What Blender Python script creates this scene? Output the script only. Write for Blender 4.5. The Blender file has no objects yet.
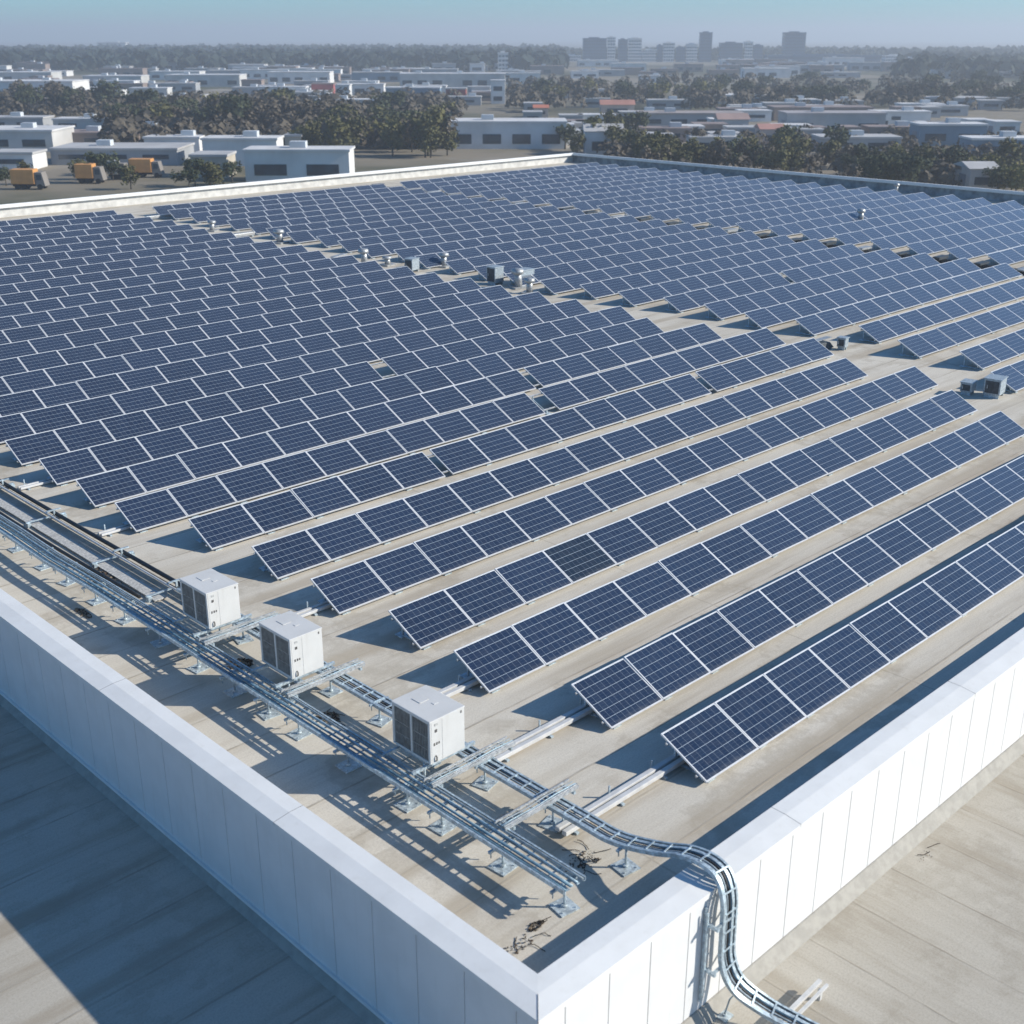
import bpy, math, random
from math import sin, cos, pi, radians, sqrt, atan2, floor
from mathutils import Vector, Matrix
random.seed(11)
S = bpy.context.scene
COL = S.collection
# ------------------------------------------------------------------ camera
F_PX, YAW, PITCH, CAM_Z = 1220.0, radians(45.65), math.atan((512 - 37) / 1220.0), 13.3
FWD = Vector((cos(YAW) * cos(PITCH), sin(YAW) * cos(PITCH), -sin(PITCH)))
RIGHT = Vector((sin(YAW), -cos(YAW), 0))
UPV = RIGHT.cross(FWD)
cd = bpy.data.cameras.new("camera")
cam = bpy.data.objects.new("camera", cd)
COL.objects.link(cam)
cam.location = (0, 0, CAM_Z)
cam.rotation_euler = FWD.to_track_quat('-Z', 'Y').to_euler()
cd.sensor_width = 36.0
cd.lens = 36.0 * F_PX / 1024.0
cd.clip_start, cd.clip_end = 0.1, 30000
cd.dof.use_dof = True
cd.dof.focus_distance = 36.0
cd.dof.aperture_fstop = 0.0429 / 0.045
S.camera = cam
# ------------------------------------------------------------------ light
SUN_EL = radians(28.5)
LIGHT = Vector((-0.695 * cos(SUN_EL), 0.719 * cos(SUN_EL), -sin(SUN_EL)))   # way the light travels
w = bpy.data.worlds.new("World"); S.world = w; w.use_nodes = True
nt = w.node_tree
sky = nt.nodes.new("ShaderNodeTexSky"); sky.sky_type = 'NISHITA'; sky.sun_disc = False
sky.sun_elevation = SUN_EL
sky.sun_rotation = atan2(-LIGHT.x, -LIGHT.y)
sky.altitude = 100; sky.air_density = 0.9; sky.dust_density = 0.35; sky.ozone_density = 1.2
bg = nt.nodes["Background"]; bg.inputs[1].default_value = 0.080
tint = nt.nodes.new("ShaderNodeMix"); tint.data_type = 'RGBA'; tint.blend_type = 'MULTIPLY'; tint.inputs[0].default_value = 1.0
tint.inputs[7].default_value = (0.52, 1.03, 1.44, 1)      # cool white balance of the open sky
nt.links.new(sky.outputs[0], tint.inputs[6]); nt.links.new(tint.outputs[2], bg.inputs[0])
sd = bpy.data.lights.new("sun", 'SUN'); sd.energy = 4.9; sd.angle = radians(0.5); sd.color = (1.0, 0.94, 0.84)
so = bpy.data.objects.new("sun", sd); COL.objects.link(so)
so.rotation_euler = LIGHT.to_track_quat('-Z', 'Y').to_euler(); so.location = (60, -60, 60)
S.view_settings.view_transform = 'Standard'; S.view_settings.look = 'None'
S.view_settings.exposure = 0.30; S.view_settings.gamma = 1.0
S.render.engine = 'CYCLES'
S.cycles.use_denoising = True
try:
    S.cycles.denoiser = 'OPENIMAGEDENOISE'; S.cycles.denoising_input_passes = 'RGB_ALBEDO_NORMAL'
except Exception: pass
S.cycles.max_bounces = 6; S.cycles.diffuse_bounces = 3; S.cycles.glossy_bounces = 3; S.cycles.volume_bounces = 0

# ------------------------------------------------------------------ materials
class NB:
    def __init__(s, name):
        s.m = bpy.data.materials.new(name); s.m.use_nodes = True
        s.t = s.m.node_tree; s.b = s.t.nodes["Principled BSDF"]
    def n(s, typ, **kw):
        x = s.t.nodes.new(typ)
        for k, v in kw.items(): setattr(x, k, v)
        return x
    def l(s, a, b): s.t.links.new(a, b)
    def val(s, sock, v):
        if hasattr(v, 'links') or hasattr(v, 'is_output'): s.l(v, sock)
        else: sock.default_value = v
    def math(s, op, a, b=0.0, c=None):
        x = s.n("ShaderNodeMath", operation=op); s.val(x.inputs[0], a); s.val(x.inputs[1], b)
        if c is not None: s.val(x.inputs[2], c)
        return x.outputs[0]
    def ss(s, v, lo, hi, a=0.0, b=1.0):
        x = s.n("ShaderNodeMapRange", interpolation_type='SMOOTHSTEP'); s.val(x.inputs[0], v)
        x.inputs[1].default_value = lo; x.inputs[2].default_value = hi; x.inputs[3].default_value = a; x.inputs[4].default_value = b
        return x.outputs[0]
    def mix(s, f, a, b, mode='MIX'):
        x = s.n("ShaderNodeMix", data_type='RGBA', blend_type=mode); s.val(x.inputs[0], f)
        for i, v in ((6, a), (7, b)):
            if isinstance(v, tuple): v = (*v[:3], 1)
            s.val(x.inputs[i], v)
        return x.outputs[2]
    def pos(s, kind='Object', scale=(1, 1, 1)):
        tc = s.n("ShaderNodeTexCoord"); mp = s.n("ShaderNodeMapping"); mp.inputs[3].default_value = scale
        s.l(tc.outputs[kind], mp.inputs[0]); return mp.outputs[0]
    def noise(s, vec, scale, detail=4, rough=0.55):
        x = s.n("ShaderNodeTexNoise"); s.l(vec, x.inputs['Vector']); x.inputs['Scale'].default_value = scale
        x.inputs['Detail'].default_value = detail; x.inputs['Roughness'].default_value = rough; return x.outputs[0]
    def bump(s, h, strength, dist=0.01):
        x = s.n("ShaderNodeBump"); x.inputs['Strength'].default_value = strength; x.inputs['Distance'].default_value = dist
        s.l(h, x.inputs['Height']); s.l(x.outputs[0], s.b.inputs['Normal'])
    def set(s, rough=0.6, metal=0.0, spec=None):
        s.val(s.b.inputs['Roughness'], rough); s.val(s.b.inputs['Metallic'], metal)
        if spec is not None: s.b.inputs['Specular IOR Level'].default_value = spec
    def col(s, v):
        if isinstance(v, tuple): s.b.inputs['Base Color'].default_value = (*v[:3], 1)
        else: s.l(v, s.b.inputs['Base Color'])

def plain(name, c, rough=0.6, metal=0.0, var=0.12, scale=3.0, kind='Object'):
    k = NB(name); p = k.pos(kind)
    n = k.noise(p, scale, 5)
    a = tuple(x * (1 - var) for x in c); b = tuple(min(1, x * (1 + var)) for x in c)
    k.col(k.mix(k.ss(n, 0.3, 0.7), a, b)); k.set(rough, metal); return k.m

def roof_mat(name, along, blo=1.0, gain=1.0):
    k = NB(name)
    p = k.pos()
    st = k.pos('Object', (0.10, 1.0, 1.0) if along == 'x' else (1.0, 0.10, 1.0))
    fine = k.pos('Object', (0.35, 4.0, 1.0) if along == 'x' else (4.0, 0.35, 1.0))
    big = k.noise(p, 0.16, 4); streak = k.noise(st, 1.4, 6, 0.6); fin = k.noise(fine, 3.0, 5, 0.65); grain = k.noise(p, 26, 4, 0.7)
    blot = k.noise(p, 0.55, 6, 0.62)
    c = k.mix(k.ss(big, 0.32, 0.68), (0.510, 0.475, 0.420), (0.600, 0.565, 0.510))
    c = k.mix(k.ss(streak, 0.44, 0.70, 0, 0.60), c, (0.390, 0.345, 0.285))
    c = k.mix(k.ss(fin, 0.35, 0.75, 0, 0.45), c, (0.64, 0.61, 0.555))
    c = k.mix(k.ss(grain, 0.42, 0.66, 0, 0.36), c, (0.34, 0.305, 0.26))
    c = k.mix(k.ss(blot, 0.54, 0.72, 0, 0.6 * blo), c, (0.345, 0.305, 0.25))
    pud = k.noise(p, 0.28, 6, 0.68)      # dried puddle rims
    rim = k.math('MULTIPLY', k.ss(pud, 0.52, 0.565), k.ss(pud, 0.565, 0.62, 1.0, 0.25))
    c = k.mix(k.math('MULTIPLY', rim, 0.34 * blo), c, (0.30, 0.262, 0.21))
    sep = k.n("ShaderNodeSeparateXYZ"); k.l(p, sep.inputs[0])
    wob = k.math('MULTIPLY', k.math('SUBTRACT', k.noise(p, 0.5, 3), 0.5), 0.10)
    def seams(sock, step, width, off=0.0):
        v = k.math('ADD', k.math('ADD', sock, wob), off)
        fr = k.math('FRACT', k.math('DIVIDE', v, step))
        d = k.math('MULTIPLY', k.math('ABSOLUTE', k.math('SUBTRACT', fr, 0.5)), step)
        return k.ss(d, width * 0.4, width, 1.0, 0.0)
    X, Y = sep.outputs[0], sep.outputs[1]
    if along == 'x': a, b = seams(Y, 1.36, 0.035, 0.4), seams(X, 9.0, 0.03)
    else: a, b = seams(X, 1.45, 0.030, 0.3), seams(Y, 14.0, 0.03)
    patch = k.ss(k.noise(p, 0.9, 3), 0.40, 0.62, 0.35, 0.9)
    a = k.math('MULTIPLY', a, patch); b = k.math('MULTIPLY', b, 0.5 if along == 'x' else 0.12)
    sm = k.math('MAXIMUM', a, b)
    c = k.mix(k.math('MULTIPLY', sm, 0.85 if blo == 1.0 else 0.6), c, (0.30, 0.265, 0.22))
    # run-off stain beside each lap
    sf = k.math('MULTIPLY', seams(Y if along == 'x' else X, 1.36 if along == 'x' else 1.45, 0.42, 0.28), k.ss(k.noise(st, 0.8, 4), 0.46, 0.66, 0, 0.7))
    c = k.mix(sf, c, (0.38, 0.33, 0.265))
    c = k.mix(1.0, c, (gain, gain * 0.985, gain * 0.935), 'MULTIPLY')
    k.col(c); k.set(0.92, 0, 0.25)
    h = k.math('ADD', k.math('MULTIPLY', grain, 0.35), k.math('ADD', k.math('MULTIPLY', fin, 0.5), k.math('MULTIPLY', sm, 0.8)))
    k.bump(h, 0.5, 0.012); return k.m
M = {}
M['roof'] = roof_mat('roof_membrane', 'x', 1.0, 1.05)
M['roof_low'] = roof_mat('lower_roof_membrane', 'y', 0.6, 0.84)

M['roof_low_left'] = roof_mat('lower_left_roof_membrane', 'x', 0.6, 0.84)  # same tone as the other lower deck, streaks along x
def white_metal(name, c, rough):
    k = NB(name); p = k.pos(); q = k.pos('Object', (3.0, 3.0, 0.25))
    d = k.noise(p, 1.3, 5); s2 = k.noise(q, 2.5, 5, 0.6)
    cc = k.mix(k.ss(d, 0.35, 0.7), c, tuple(x * 0.93 for x in c))
    cc = k.mix(k.ss(s2, 0.52, 0.75, 0, 0.28), cc, tuple(x * y for x, y in zip(c, (0.80, 0.78, 0.74))))
    d2 = k.pos('Object', (9.0, 9.0, 0.12)); cc = k.mix(k.ss(k.noise(d2, 2.2, 4, 0.6), 0.60, 0.80, 0, 0.22), cc, tuple(x * 0.72 for x in c))
    g = k.noise(p, 40, 3); cc = k.mix(k.ss(g, 0.55, 0.8, 0, 0.10), cc, (0.45, 0.43, 0.40))
    k.col(cc); k.set(rough, 0.0, 0.4); k.bump(k.noise(p, 0.9, 3), 0.08, 0.02); return k.m
M['wall'] = white_metal('white_cladding', (0.74, 0.74, 0.73), 0.5)
M['coping'] = white_metal('coping_metal', (0.76, 0.76, 0.74), 0.62)
M['joint'] = plain('cladding_joint', (0.24, 0.24, 0.24), 0.7)
M['kerb'] = plain('kerb_flashing', (0.36, 0.34, 0.30), 0.9, var=0.10, scale=5)
M['back_shade'] = plain('shade_toned_parapet_flashing', (0.27, 0.30, 0.32), 0.7, var=0.3, scale=1.6)  # flashing darkened: shade of the rear right inner face put into its colour
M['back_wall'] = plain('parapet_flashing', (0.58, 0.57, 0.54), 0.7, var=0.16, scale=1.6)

def galv(name, c=(0.48, 0.57, 0.62), rough=0.45, metal=0.45):
    k = NB(name); p = k.pos(); n = k.noise(p, 14, 5, 0.7); n2 = k.noise(p, 3, 4)
    cc = k.mix(k.ss(n, 0.35, 0.65), tuple(x * 0.70 for x in c), tuple(min(1, x * 1.22) for x in c))
    cc = k.mix(k.ss(n2, 0.5, 0.75, 0, 0.5), cc, tuple(x * 0.55 for x in c))
    k.col(cc); k.set(k.ss(n, 0.2, 0.8, rough * 0.8, rough * 1.5), metal); return k.m
M['galv'] = galv('galvanised_steel')
M['galv_blue'] = galv('weathered_galvanised_steel', (0.38, 0.50, 0.56), 0.5, 0.35)
M['alu'] = galv('anodised_aluminium', (0.50, 0.52, 0.53), 0.45, 0.5)
M['frame'] = plain('panel_frame_aluminium', (0.68, 0.69, 0.70), 0.40, 0.25, 0.06, 6)
M['back'] = plain('panel_backsheet', (0.20, 0.21, 0.22), 0.8, 0, 0.1)
M['cable_black'] = plain('black_cable_sheath', (0.018, 0.019, 0.021), 0.5, 0, 0.3, 8)
M['cable_grey'] = plain('grey_cable_sheath', (0.27, 0.32, 0.35), 0.5, 0, 0.25, 8)
M['cable_blue'] = plain('blue_grey_cable_sheath', (0.13, 0.23, 0.29), 0.45, 0, 0.3, 8)
M['duct_white'] = plain('white_duct_paint', (0.56, 0.56, 0.55), 0.45, 0, 0.10, 5)
M['duct_pale'] = galv('weathered_duct_cover', (0.50, 0.49, 0.46), 0.6, 0.1)
M['ac_case'] = white_metal('ac_casing_paint', (0.62, 0.615, 0.595), 0.5)
M['ac_dark'] = plain('ac_coil_fins', (0.075, 0.078, 0.080), 0.55, 0.3, 0.3, 20)
M['ac_slat'] = plain('ac_grille_slats', (0.32, 0.32, 0.31), 0.5, 0.2, 0.2, 9)
M['mark'] = plain('dark_grey_print', (0.10, 0.095, 0.09), 0.7, 0, 0.2, 30)
M['mark2'] = plain('faded_grey_print', (0.42, 0.42, 0.41), 0.7, 0, 0.2, 30)
M['box_steel'] = galv('cabinet_steel', (0.40, 0.46, 0.50), 0.45, 0.4)
M['box_dark'] = plain('cabinet_dark_side', (0.055, 0.065, 0.075), 0.5, 0.2, 0.3, 8)
M['foil'] = galv('weathered_vent_metal', (0.45, 0.46, 0.46), 0.4, 0.5)
M['leaf_dry'] = plain('dry_leaves', (0.075, 0.050, 0.033), 0.9, 0, 0.5, 40)
M['twig'] = plain('dark_twigs', (0.035, 0.028, 0.022), 0.9, 0, 0.4, 40)
M['rust'] = plain('rusty_scrap', (0.26, 0.10, 0.07), 0.8, 0, 0.4, 25)
M['rubble'] = plain('brown_rubble', (0.20, 0.155, 0.105), 0.95, 0, 0.4, 25)

def cell_mat(name='solar_cells', dk=1.0):
    k = NB(name)
    uv = k.n("ShaderNodeUVMap"); sep = k.n("ShaderNodeSeparateXYZ"); k.l(uv.outputs[0], sep.inputs[0])
    U, V = sep.outputs[0], sep.outputs[1]
    def lines(sock, n, wd):            # distance to nearest of n+1 lines, as mask
        fr = k.math('FRACT', k.math('MULTIPLY', sock, float(n)))
        d = k.math('MINIMUM', fr, k.math('SUBTRACT', 1.0, fr))
        return k.ss(d, wd * 0.5, wd, 1.0, 0.0)
    rows = lines(V, 6, 0.030); cols = lines(U, 10, 0.030)
    bus = lines(k.math('ADD', V, 1 / 18.0), 18, 0.045)
    oi = k.n("ShaderNodeObjectInfo")
    rnd = oi.outputs['Random']
    p = k.pos('Object'); n = k.noise(p, 5, 4); n2 = k.noise(p, 60, 2)
    cellid = k.math('ADD', k.math('MULTIPLY', k.math('FLOOR', k.math('MULTIPLY', U, 10.0)), 7.13), k.math('ADD', k.math('MULTIPLY', k.math('FLOOR', k.math('MULTIPLY', V, 6.0)), 3.71), k.math('MULTIPLY', rnd, 91.0)))
    wn = k.n("ShaderNodeTexWhiteNoise", noise_dimensions='1D'); k.l(cellid, wn.inputs['W'])
    c = k.mix(k.ss(rnd, 0, 1), (0.007 * dk, 0.017 * dk, 0.044 * dk * dk), (0.011 * dk, 0.024 * dk, 0.058 * dk * dk))
    c = k.mix(k.math('MULTIPLY', wn.outputs[0], 0.45), c, (0.018 * dk, 0.036 * dk, 0.074 * dk * dk))
    c = k.mix(k.ss(n2, 0.3, 0.7, 0, 0.25), c, (0.008, 0.014, 0.036))
    c = k.mix(k.math('MULTIPLY', bus, 0.14 * dk), c, (0.30, 0.34, 0.40))
    c = k.mix(k.math('MULTIPLY', cols, 0.42 * dk), c, (0.34, 0.38, 0.44))
    c = k.mix(k.math('MULTIPLY', rows, 0.85), c, (0.44, 0.50, 0.56))
    dust = k.ss(n, 0.35, 0.75, 0.004, 0.04)
    low = k.ss(V, 0.0, 0.10, 0.16, 0.0)          # dirt that settles along the low frame
    c = k.mix(k.math('ADD', dust, k.math('MULTIPLY', low, k.ss(n, 0.3, 0.6))), c, (0.33, 0.32, 0.30))
    spk = k.ss(k.noise(p, 19, 2, 0.4), 0.765, 0.79, 0, 0.7)       # bird droppings here and there
    c = k.mix(k.math('MULTIPLY', spk, k.math('GREATER_THAN', rnd, 0.72)), c, (0.55, 0.55, 0.52))
    k.col(c); k.set(k.ss(n, 0.3, 0.7, 0.12, 0.24), 0.0, 0.62)
    k.b.inputs['Sheen Weight'].default_value = 1.0; k.b.inputs['Sheen Roughness'].default_value = 0.34; k.b.inputs['Sheen Tint'].default_value = (0.66, 0.82, 1, 1)  # bluish sheen paints in the pale sky reflection of the far panels
    return k.m
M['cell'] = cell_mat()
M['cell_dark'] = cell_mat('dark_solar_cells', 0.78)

# ------------------------------------------------------------------ mesh helper
class MB:
    def __init__(s): s.v = []; s.f = []; s.mi = []; s.uv = {}; s.sm = []
    def face(s, pts, mi=0, uv=None, smooth=False):
        b = len(s.v); s.v += [tuple(p) for p in pts]; s.f.append(tuple(range(b, b + len(pts)))); s.mi.append(mi); s.sm.append(smooth)
        if uv: s.uv[len(s.f) - 1] = uv
    def hexa(s, P, mi=0):          # P: 8 corners, bottom 4 ccw then top 4
        b = len(s.v); s.v += [tuple(p) for p in P]
        for q in ((3, 2, 1, 0), (4, 5, 6, 7), (0, 1, 5, 4), (1, 2, 6, 5), (2, 3, 7, 6), (3, 0, 4, 7)):
            s.f.append(tuple(b + i for i in q)); s.mi.append(mi); s.sm.append(False)
        return s
    def box(s, x0, x1, y0, y1, z0, z1, mi=0):
        return s.hexa([(x0, y0, z0), (x1, y0, z0), (x1, y1, z0), (x0, y1, z0), (x0, y0, z1), (x1, y0, z1), (x1, y1, z1), (x0, y1, z1)], mi)
    def bar(s, a, b, wd, ht, up=(0, 0, 1), mi=0):   # box beam from a to b
        a, b = Vector(a), Vector(b); d = (b - a).normalized(); up = Vector(up)
        if abs(d.dot(up)) > 0.98: up = Vector((1, 0, 0))
        r = d.cross(up).normalized() * wd / 2; u = r.cross(d).normalized() * ht / 2
        return s.hexa([a - r - u, a + r - u, b + r - u, b - r - u, a - r + u, a + r + u, b + r + u, b - r + u], mi)
    def tube(s, pts, r, n=8, mi=0, cap=True):
        pts = [Vector(p) for p in pts]; rings = []
        for i, p in enumerate(pts):
            d = (pts[min(i + 1, len(pts) - 1)] - pts[max(i - 1, 0)]).normalized()
            ref = Vector((0, 0, 1)) if abs(d.z) < 0.9 else Vector((1, 0, 0))
            a = d.cross(ref).normalized(); b = a.cross(d).normalized()
            rr = r[i] if isinstance(r, (list, tuple)) else r
            k0 = len(s.v)
            for j in range(n):
                t = 2 * pi * j / n; s.v.append(tuple(p + a * cos(t) * rr + b * sin(t) * rr))
            rings.append(k0)
        for i in range(len(rings) - 1):
            for j in range(n):
                j2 = (j + 1) % n
                s.f.append((rings[i] + j, rings[i + 1] + j, rings[i + 1] + j2, rings[i] + j2)); s.mi.append(mi); s.sm.append(True)
        if cap:
            s.f.append(tuple(rings[0] + j for j in range(n))); s.mi.append(mi); s.sm.append(False)
            s.f.append(tuple(rings[-1] + n - 1 - j for j in range(n))); s.mi.append(mi); s.sm.append(False)
        return s
    def mesh(s, name, mats):
        me = bpy.data.meshes.new(name); me.from_pydata(s.v, [], s.f)
        for m in (mats if isinstance(mats, (list, tuple)) else [mats]): me.materials.append(m)
        me.polygons.foreach_set('material_index', s.mi); me.polygons.foreach_set('use_smooth', s.sm)
        if s.uv:
            ul = me.uv_layers.new(name='UVMap')
            for fi, uv in s.uv.items():
                for j, li in enumerate(me.polygons[fi].loop_indices): ul.data[li].uv = uv[j]
        me.update(); return me
    def build(s, name, mats, parent=None, loc=(0, 0, 0), bevel=0.0):
        return link(name, s.mesh(name, mats), parent, loc, bevel)

def link(name, me, parent=None, loc=(0, 0, 0), bevel=0.0):
    o = bpy.data.objects.new(name, me); COL.objects.link(o); o.location = loc
    if parent: o.parent = parent
    if bevel:
        b = o.modifiers.new('bevel', 'BEVEL'); b.width = bevel; b.segments = 2; b.limit_method = 'ANGLE'; b.angle_limit = radians(50)
    return o
def tag(o, label, cat, group=None, kind=None):
    o['label'] = label; o['category'] = cat
    if group: o['group'] = group
    if kind: o['kind'] = kind
    return o
def thing(name, label, cat, loc=(0, 0, 0), rz=0.0, group=None):
    o = bpy.data.objects.new(name, None); COL.objects.link(o); o.location = loc; o.rotation_euler = (0, 0, rz)
    o.empty_display_size = 0.3
    return tag(o, label, cat, group)
def copy_tree(o, parent=None):
    c = o.copy(); COL.objects.link(c); c.parent = parent
    for ch in list(o.children): copy_tree(ch, c)
    return c
NUM = ['zeroth', 'first', 'second', 'third', 'fourth', 'fifth', 'sixth', 'seventh', 'eighth', 'ninth', 'tenth', 'eleventh', 'twelfth',
       'thirteenth', 'fourteenth', 'fifteenth', 'sixteenth', 'seventeenth', 'eighteenth', 'nineteenth', 'twentieth', 'twenty-first',
       'twenty-second', 'twenty-third', 'twenty-fourth', 'twenty-fifth', 'twenty-sixth', 'twenty-seventh', 'twenty-eighth',
       'twenty-ninth', 'thirtieth', 'thirty-first']

# ------------------------------------------------------------------ ground and haze
GZ = -12.0
def ground_mat():
    k = NB('ground_cover'); p = k.pos()
    a = k.noise(p, 0.009, 5, 0.6); b = k.noise(p, 0.03, 5); c2 = k.noise(p, 0.0025, 4)
    c = k.mix(k.ss(a, 0.36, 0.56), (0.075, 0.080, 0.042), (0.24, 0.205, 0.155))
    c = k.mix(k.ss(b, 0.55, 0.70, 0, 0.8), c, (0.33, 0.30, 0.26))
    c = k.mix(k.ss(c2, 0.50, 0.62, 0, .8), c, (0.06, 0.064, 0.036))
    k.col(c); k.set(0.95, 0, 0.2); return k.m
g = MB(); R = 7000
g.face([(-300, -R, GZ), (R, -R, GZ), (R, R, GZ), (-300, R, GZ)])
g.face([(-2500, -2500, GZ), (-300, -2500, GZ), (-300, R, GZ), (-2500, R, GZ)])
o = g.build('ground', ground_mat()); o['kind'] = 'structure'
HAZE_DENSITY = 0.00046
hm = bpy.data.materials.new('haze_air'); hm.use_nodes = True; t = hm.node_tree
for n in list(t.nodes):
    if n.type != 'OUTPUT_MATERIAL': t.nodes.remove(n)
pv = t.nodes.new('ShaderNodeVolumePrincipled'); pv.inputs['Color'].default_value = (0.86, 0.92, 1.0, 1)
pv.inputs['Density'].default_value = HAZE_DENSITY; pv.inputs['Anisotropy'].default_value = 0.2
t.links.new(pv.outputs[0], t.nodes['Material Output'].inputs['Volume'])
h = MB(); h.box(-2600, R + 100, -R - 100, R + 100, GZ - 1, 62)
o = h.build('haze', hm); o['kind'] = 'stuff'

# ------------------------------------------------------------------ the two buildings
BX0, BY0, BX1, BY1 = 9.5, 9.2, 106.3, 98.8     # outer wall faces
HF, HB = 0.65, 1.0                              # parapet heights front / back
LZ = -2.0
bld = thing('flat_roofed_building', 'large flat roofed building clad in white metal panels carrying the solar panels', 'building', (BX0, BY0, LZ))
def off(mb, o=(BX0, BY0, LZ)):
    mb.v = [(x - o[0], y - o[1], z - o[2]) for x, y, z in mb.v]; return mb
m = MB(); m.face([(BX0, BY0, 0), (BX1, BY0, 0), (BX1, BY1, 0), (BX0, BY1, 0)])
off(m).build('roof_deck', M['roof'], bld)
# front-left wall (faces -X), seam pitch 1.1
def clad(axis):
    mb = MB(); pitch, zb, zt = (1.10, -1.80, 0.50) if axis == 'x' else (0.955, -1.74, 0.50)
    a0, a1 = (BY0, BY1) if axis == 'x' else (BX0, BX1)
    gap = 0.014 if axis == 'x' else 0.022
    c = a0 + 0.0
    first = True
    a = a0
    nxt = (12.93 - 1.1 * 3 if axis == 'x' else 11.01 - 0.955)
    while a < a1 - 0.01:
        b = min(nxt, a1); nxt += pitch
        lo, hi = a + (0 if a == a0 else gap / 2), b - (0 if b >= a1 else gap / 2)
        if axis == 'x': mb.box(BX0, BX0 + 0.05, max(lo, a0 + 0.0501), hi, zb, zt)
        else: mb.box(lo, hi, BY0, BY0 + 0.05, zb, zt)
        a = b
    if axis == 'x': mb.box(BX0 + 0.052, BX0 + 0.25, BY0 + 0.26, BY1, LZ, 0.5, 1)
    else: mb.box(BX0 + 0.052, BX1, BY0 + 0.052, BY0 + 0.25, LZ, 0.5, 1)
    return mb
off(clad('x')).build('wall', [M['wall'], M['joint']], bld)
off(clad('y')).build('wall', [M['wall'], M['joint']], bld)
m = MB(); m.box(BX0 + 0.26, BX1 - 0.26, BY1 - 0.30, BY1, GZ, HB - 0.12); m.box(BX0 + 0.26, BX1 - 0.26, BY1 - 0.34, BY1 - 0.301, 0, HB - 0.2, 1)
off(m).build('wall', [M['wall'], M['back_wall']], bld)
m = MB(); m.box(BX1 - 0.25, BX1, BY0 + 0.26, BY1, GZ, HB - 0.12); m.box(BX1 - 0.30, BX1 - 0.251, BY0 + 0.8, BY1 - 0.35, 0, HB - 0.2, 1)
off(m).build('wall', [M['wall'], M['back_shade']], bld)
# coping: profile from outside in: drip, sloped face, flat top, inner drop
def coping(p0, p1, inward, h, w_slope=0.33, w_top=0.28, seg=6.0, m0=1, m1=1):
    mb = MB(); p0, p1, inn = Vector(p0), Vector(p1), Vector(inward)
    d = (p1 - p0); L = d.length; d.normalize()
    prof = [(-0.035, h - 0.15), (-0.035, h - 0.045), (w_slope - 0.035, h), (w_slope + w_top - 0.03, h + 0.006), (w_slope + w_top, h - 0.045), (w_slope + w_top, h - 0.26)]
    n = max(1, int(round(L / seg))); gap = 0.006
    for i in range(n):
        ta, tb = L * i / n + (gap if i else 0), L * (i + 1) / n - (gap if i < n - 1 else 0)
        for k in range(len(prof) - 1):
            (s0, z0), (s1, z1) = prof[k], prof[k + 1]
            def P(t, s_, z_, end):
                tt = t
                if end == 0 and i == 0 and m0: tt = t + s_
                if end == 1 and i == n - 1 and m1: tt = t - s_
                q = p0 + d * tt + inn * s_; return (q.x, q.y, z_)
            q = [P(ta, s0, z0, 0), P(tb, s0, z0, 1), P(tb, s1, z1, 1), P(ta, s1, z1, 0)]
            if d.cross(inn).z < 0: q.reverse()
            mb.face(q)
        # joint cover plate
        if i < n - 1:
            for k in range(1, 4):
                (s0, z0), (s1, z1) = prof[k], prof[k + 1]
                t0, t1 = L * (i + 1) / n - 0.05, L * (i + 1) / n + 0.05
                q = [p0 + d * t0 + inn * s0, p0 + d * t1 + inn * s0, p0 + d * t1 + inn * s1, p0 + d * t0 + inn * s1]
                q = [(v.x, v.y, z - 0.004) for v, z in zip(q, (z0, z0, z1, z1))]
                if d.cross(inn).z < 0: q.reverse()
                mb.face(q, 1)
    return mb
for a, b, inn, hh in (((BX0, BY0, 0), (BX1, BY0, 0), (0, 1, 0), HF), ((BX0, BY0, 0), (BX0, BY1, 0), (1, 0, 0), HF),
                      ((BX1, BY0, 0), (BX1, BY1, 0), (-1, 0, 0), HB), ((BX0, BY1, 0), (BX1, BY1, 0), (0, -1, 0), HB)):
    off(coping(a, b, inn, hh, seg=6.3)).build('coping', [M['coping'], M['joint']], bld)
# mitre seam at the front corner
m = MB()
for (s0, z0), (s1, z1) in (((-0.036, HF - 0.15), (-0.036, HF - 0.043)), ((-0.036, HF - 0.043), (0.295, HF + 0.002))):
    m.bar((BX0 + s0, BY0 + s0, z0), (BX0 + s1, BY0 + s1, z1), 0.012, 0.010)
off(m).build('coping_joint', M['joint'], bld)
# inner upstands of the two front parapets
m = MB(); m.box(BX0 + 0.262, BX0 + 0.50, BY0 + 0.52, BY1 - 0.36, 0, HF - 0.10); off(m).build('upstand', M['back_wall'], bld)
m = MB(); m.box(BX0 + 0.262, BX1 - 0.32, BY0 + 0.262, BY0 + 0.50, 0, HF - 0.10); off(m).build('upstand', M['back_wall'], bld)
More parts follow.
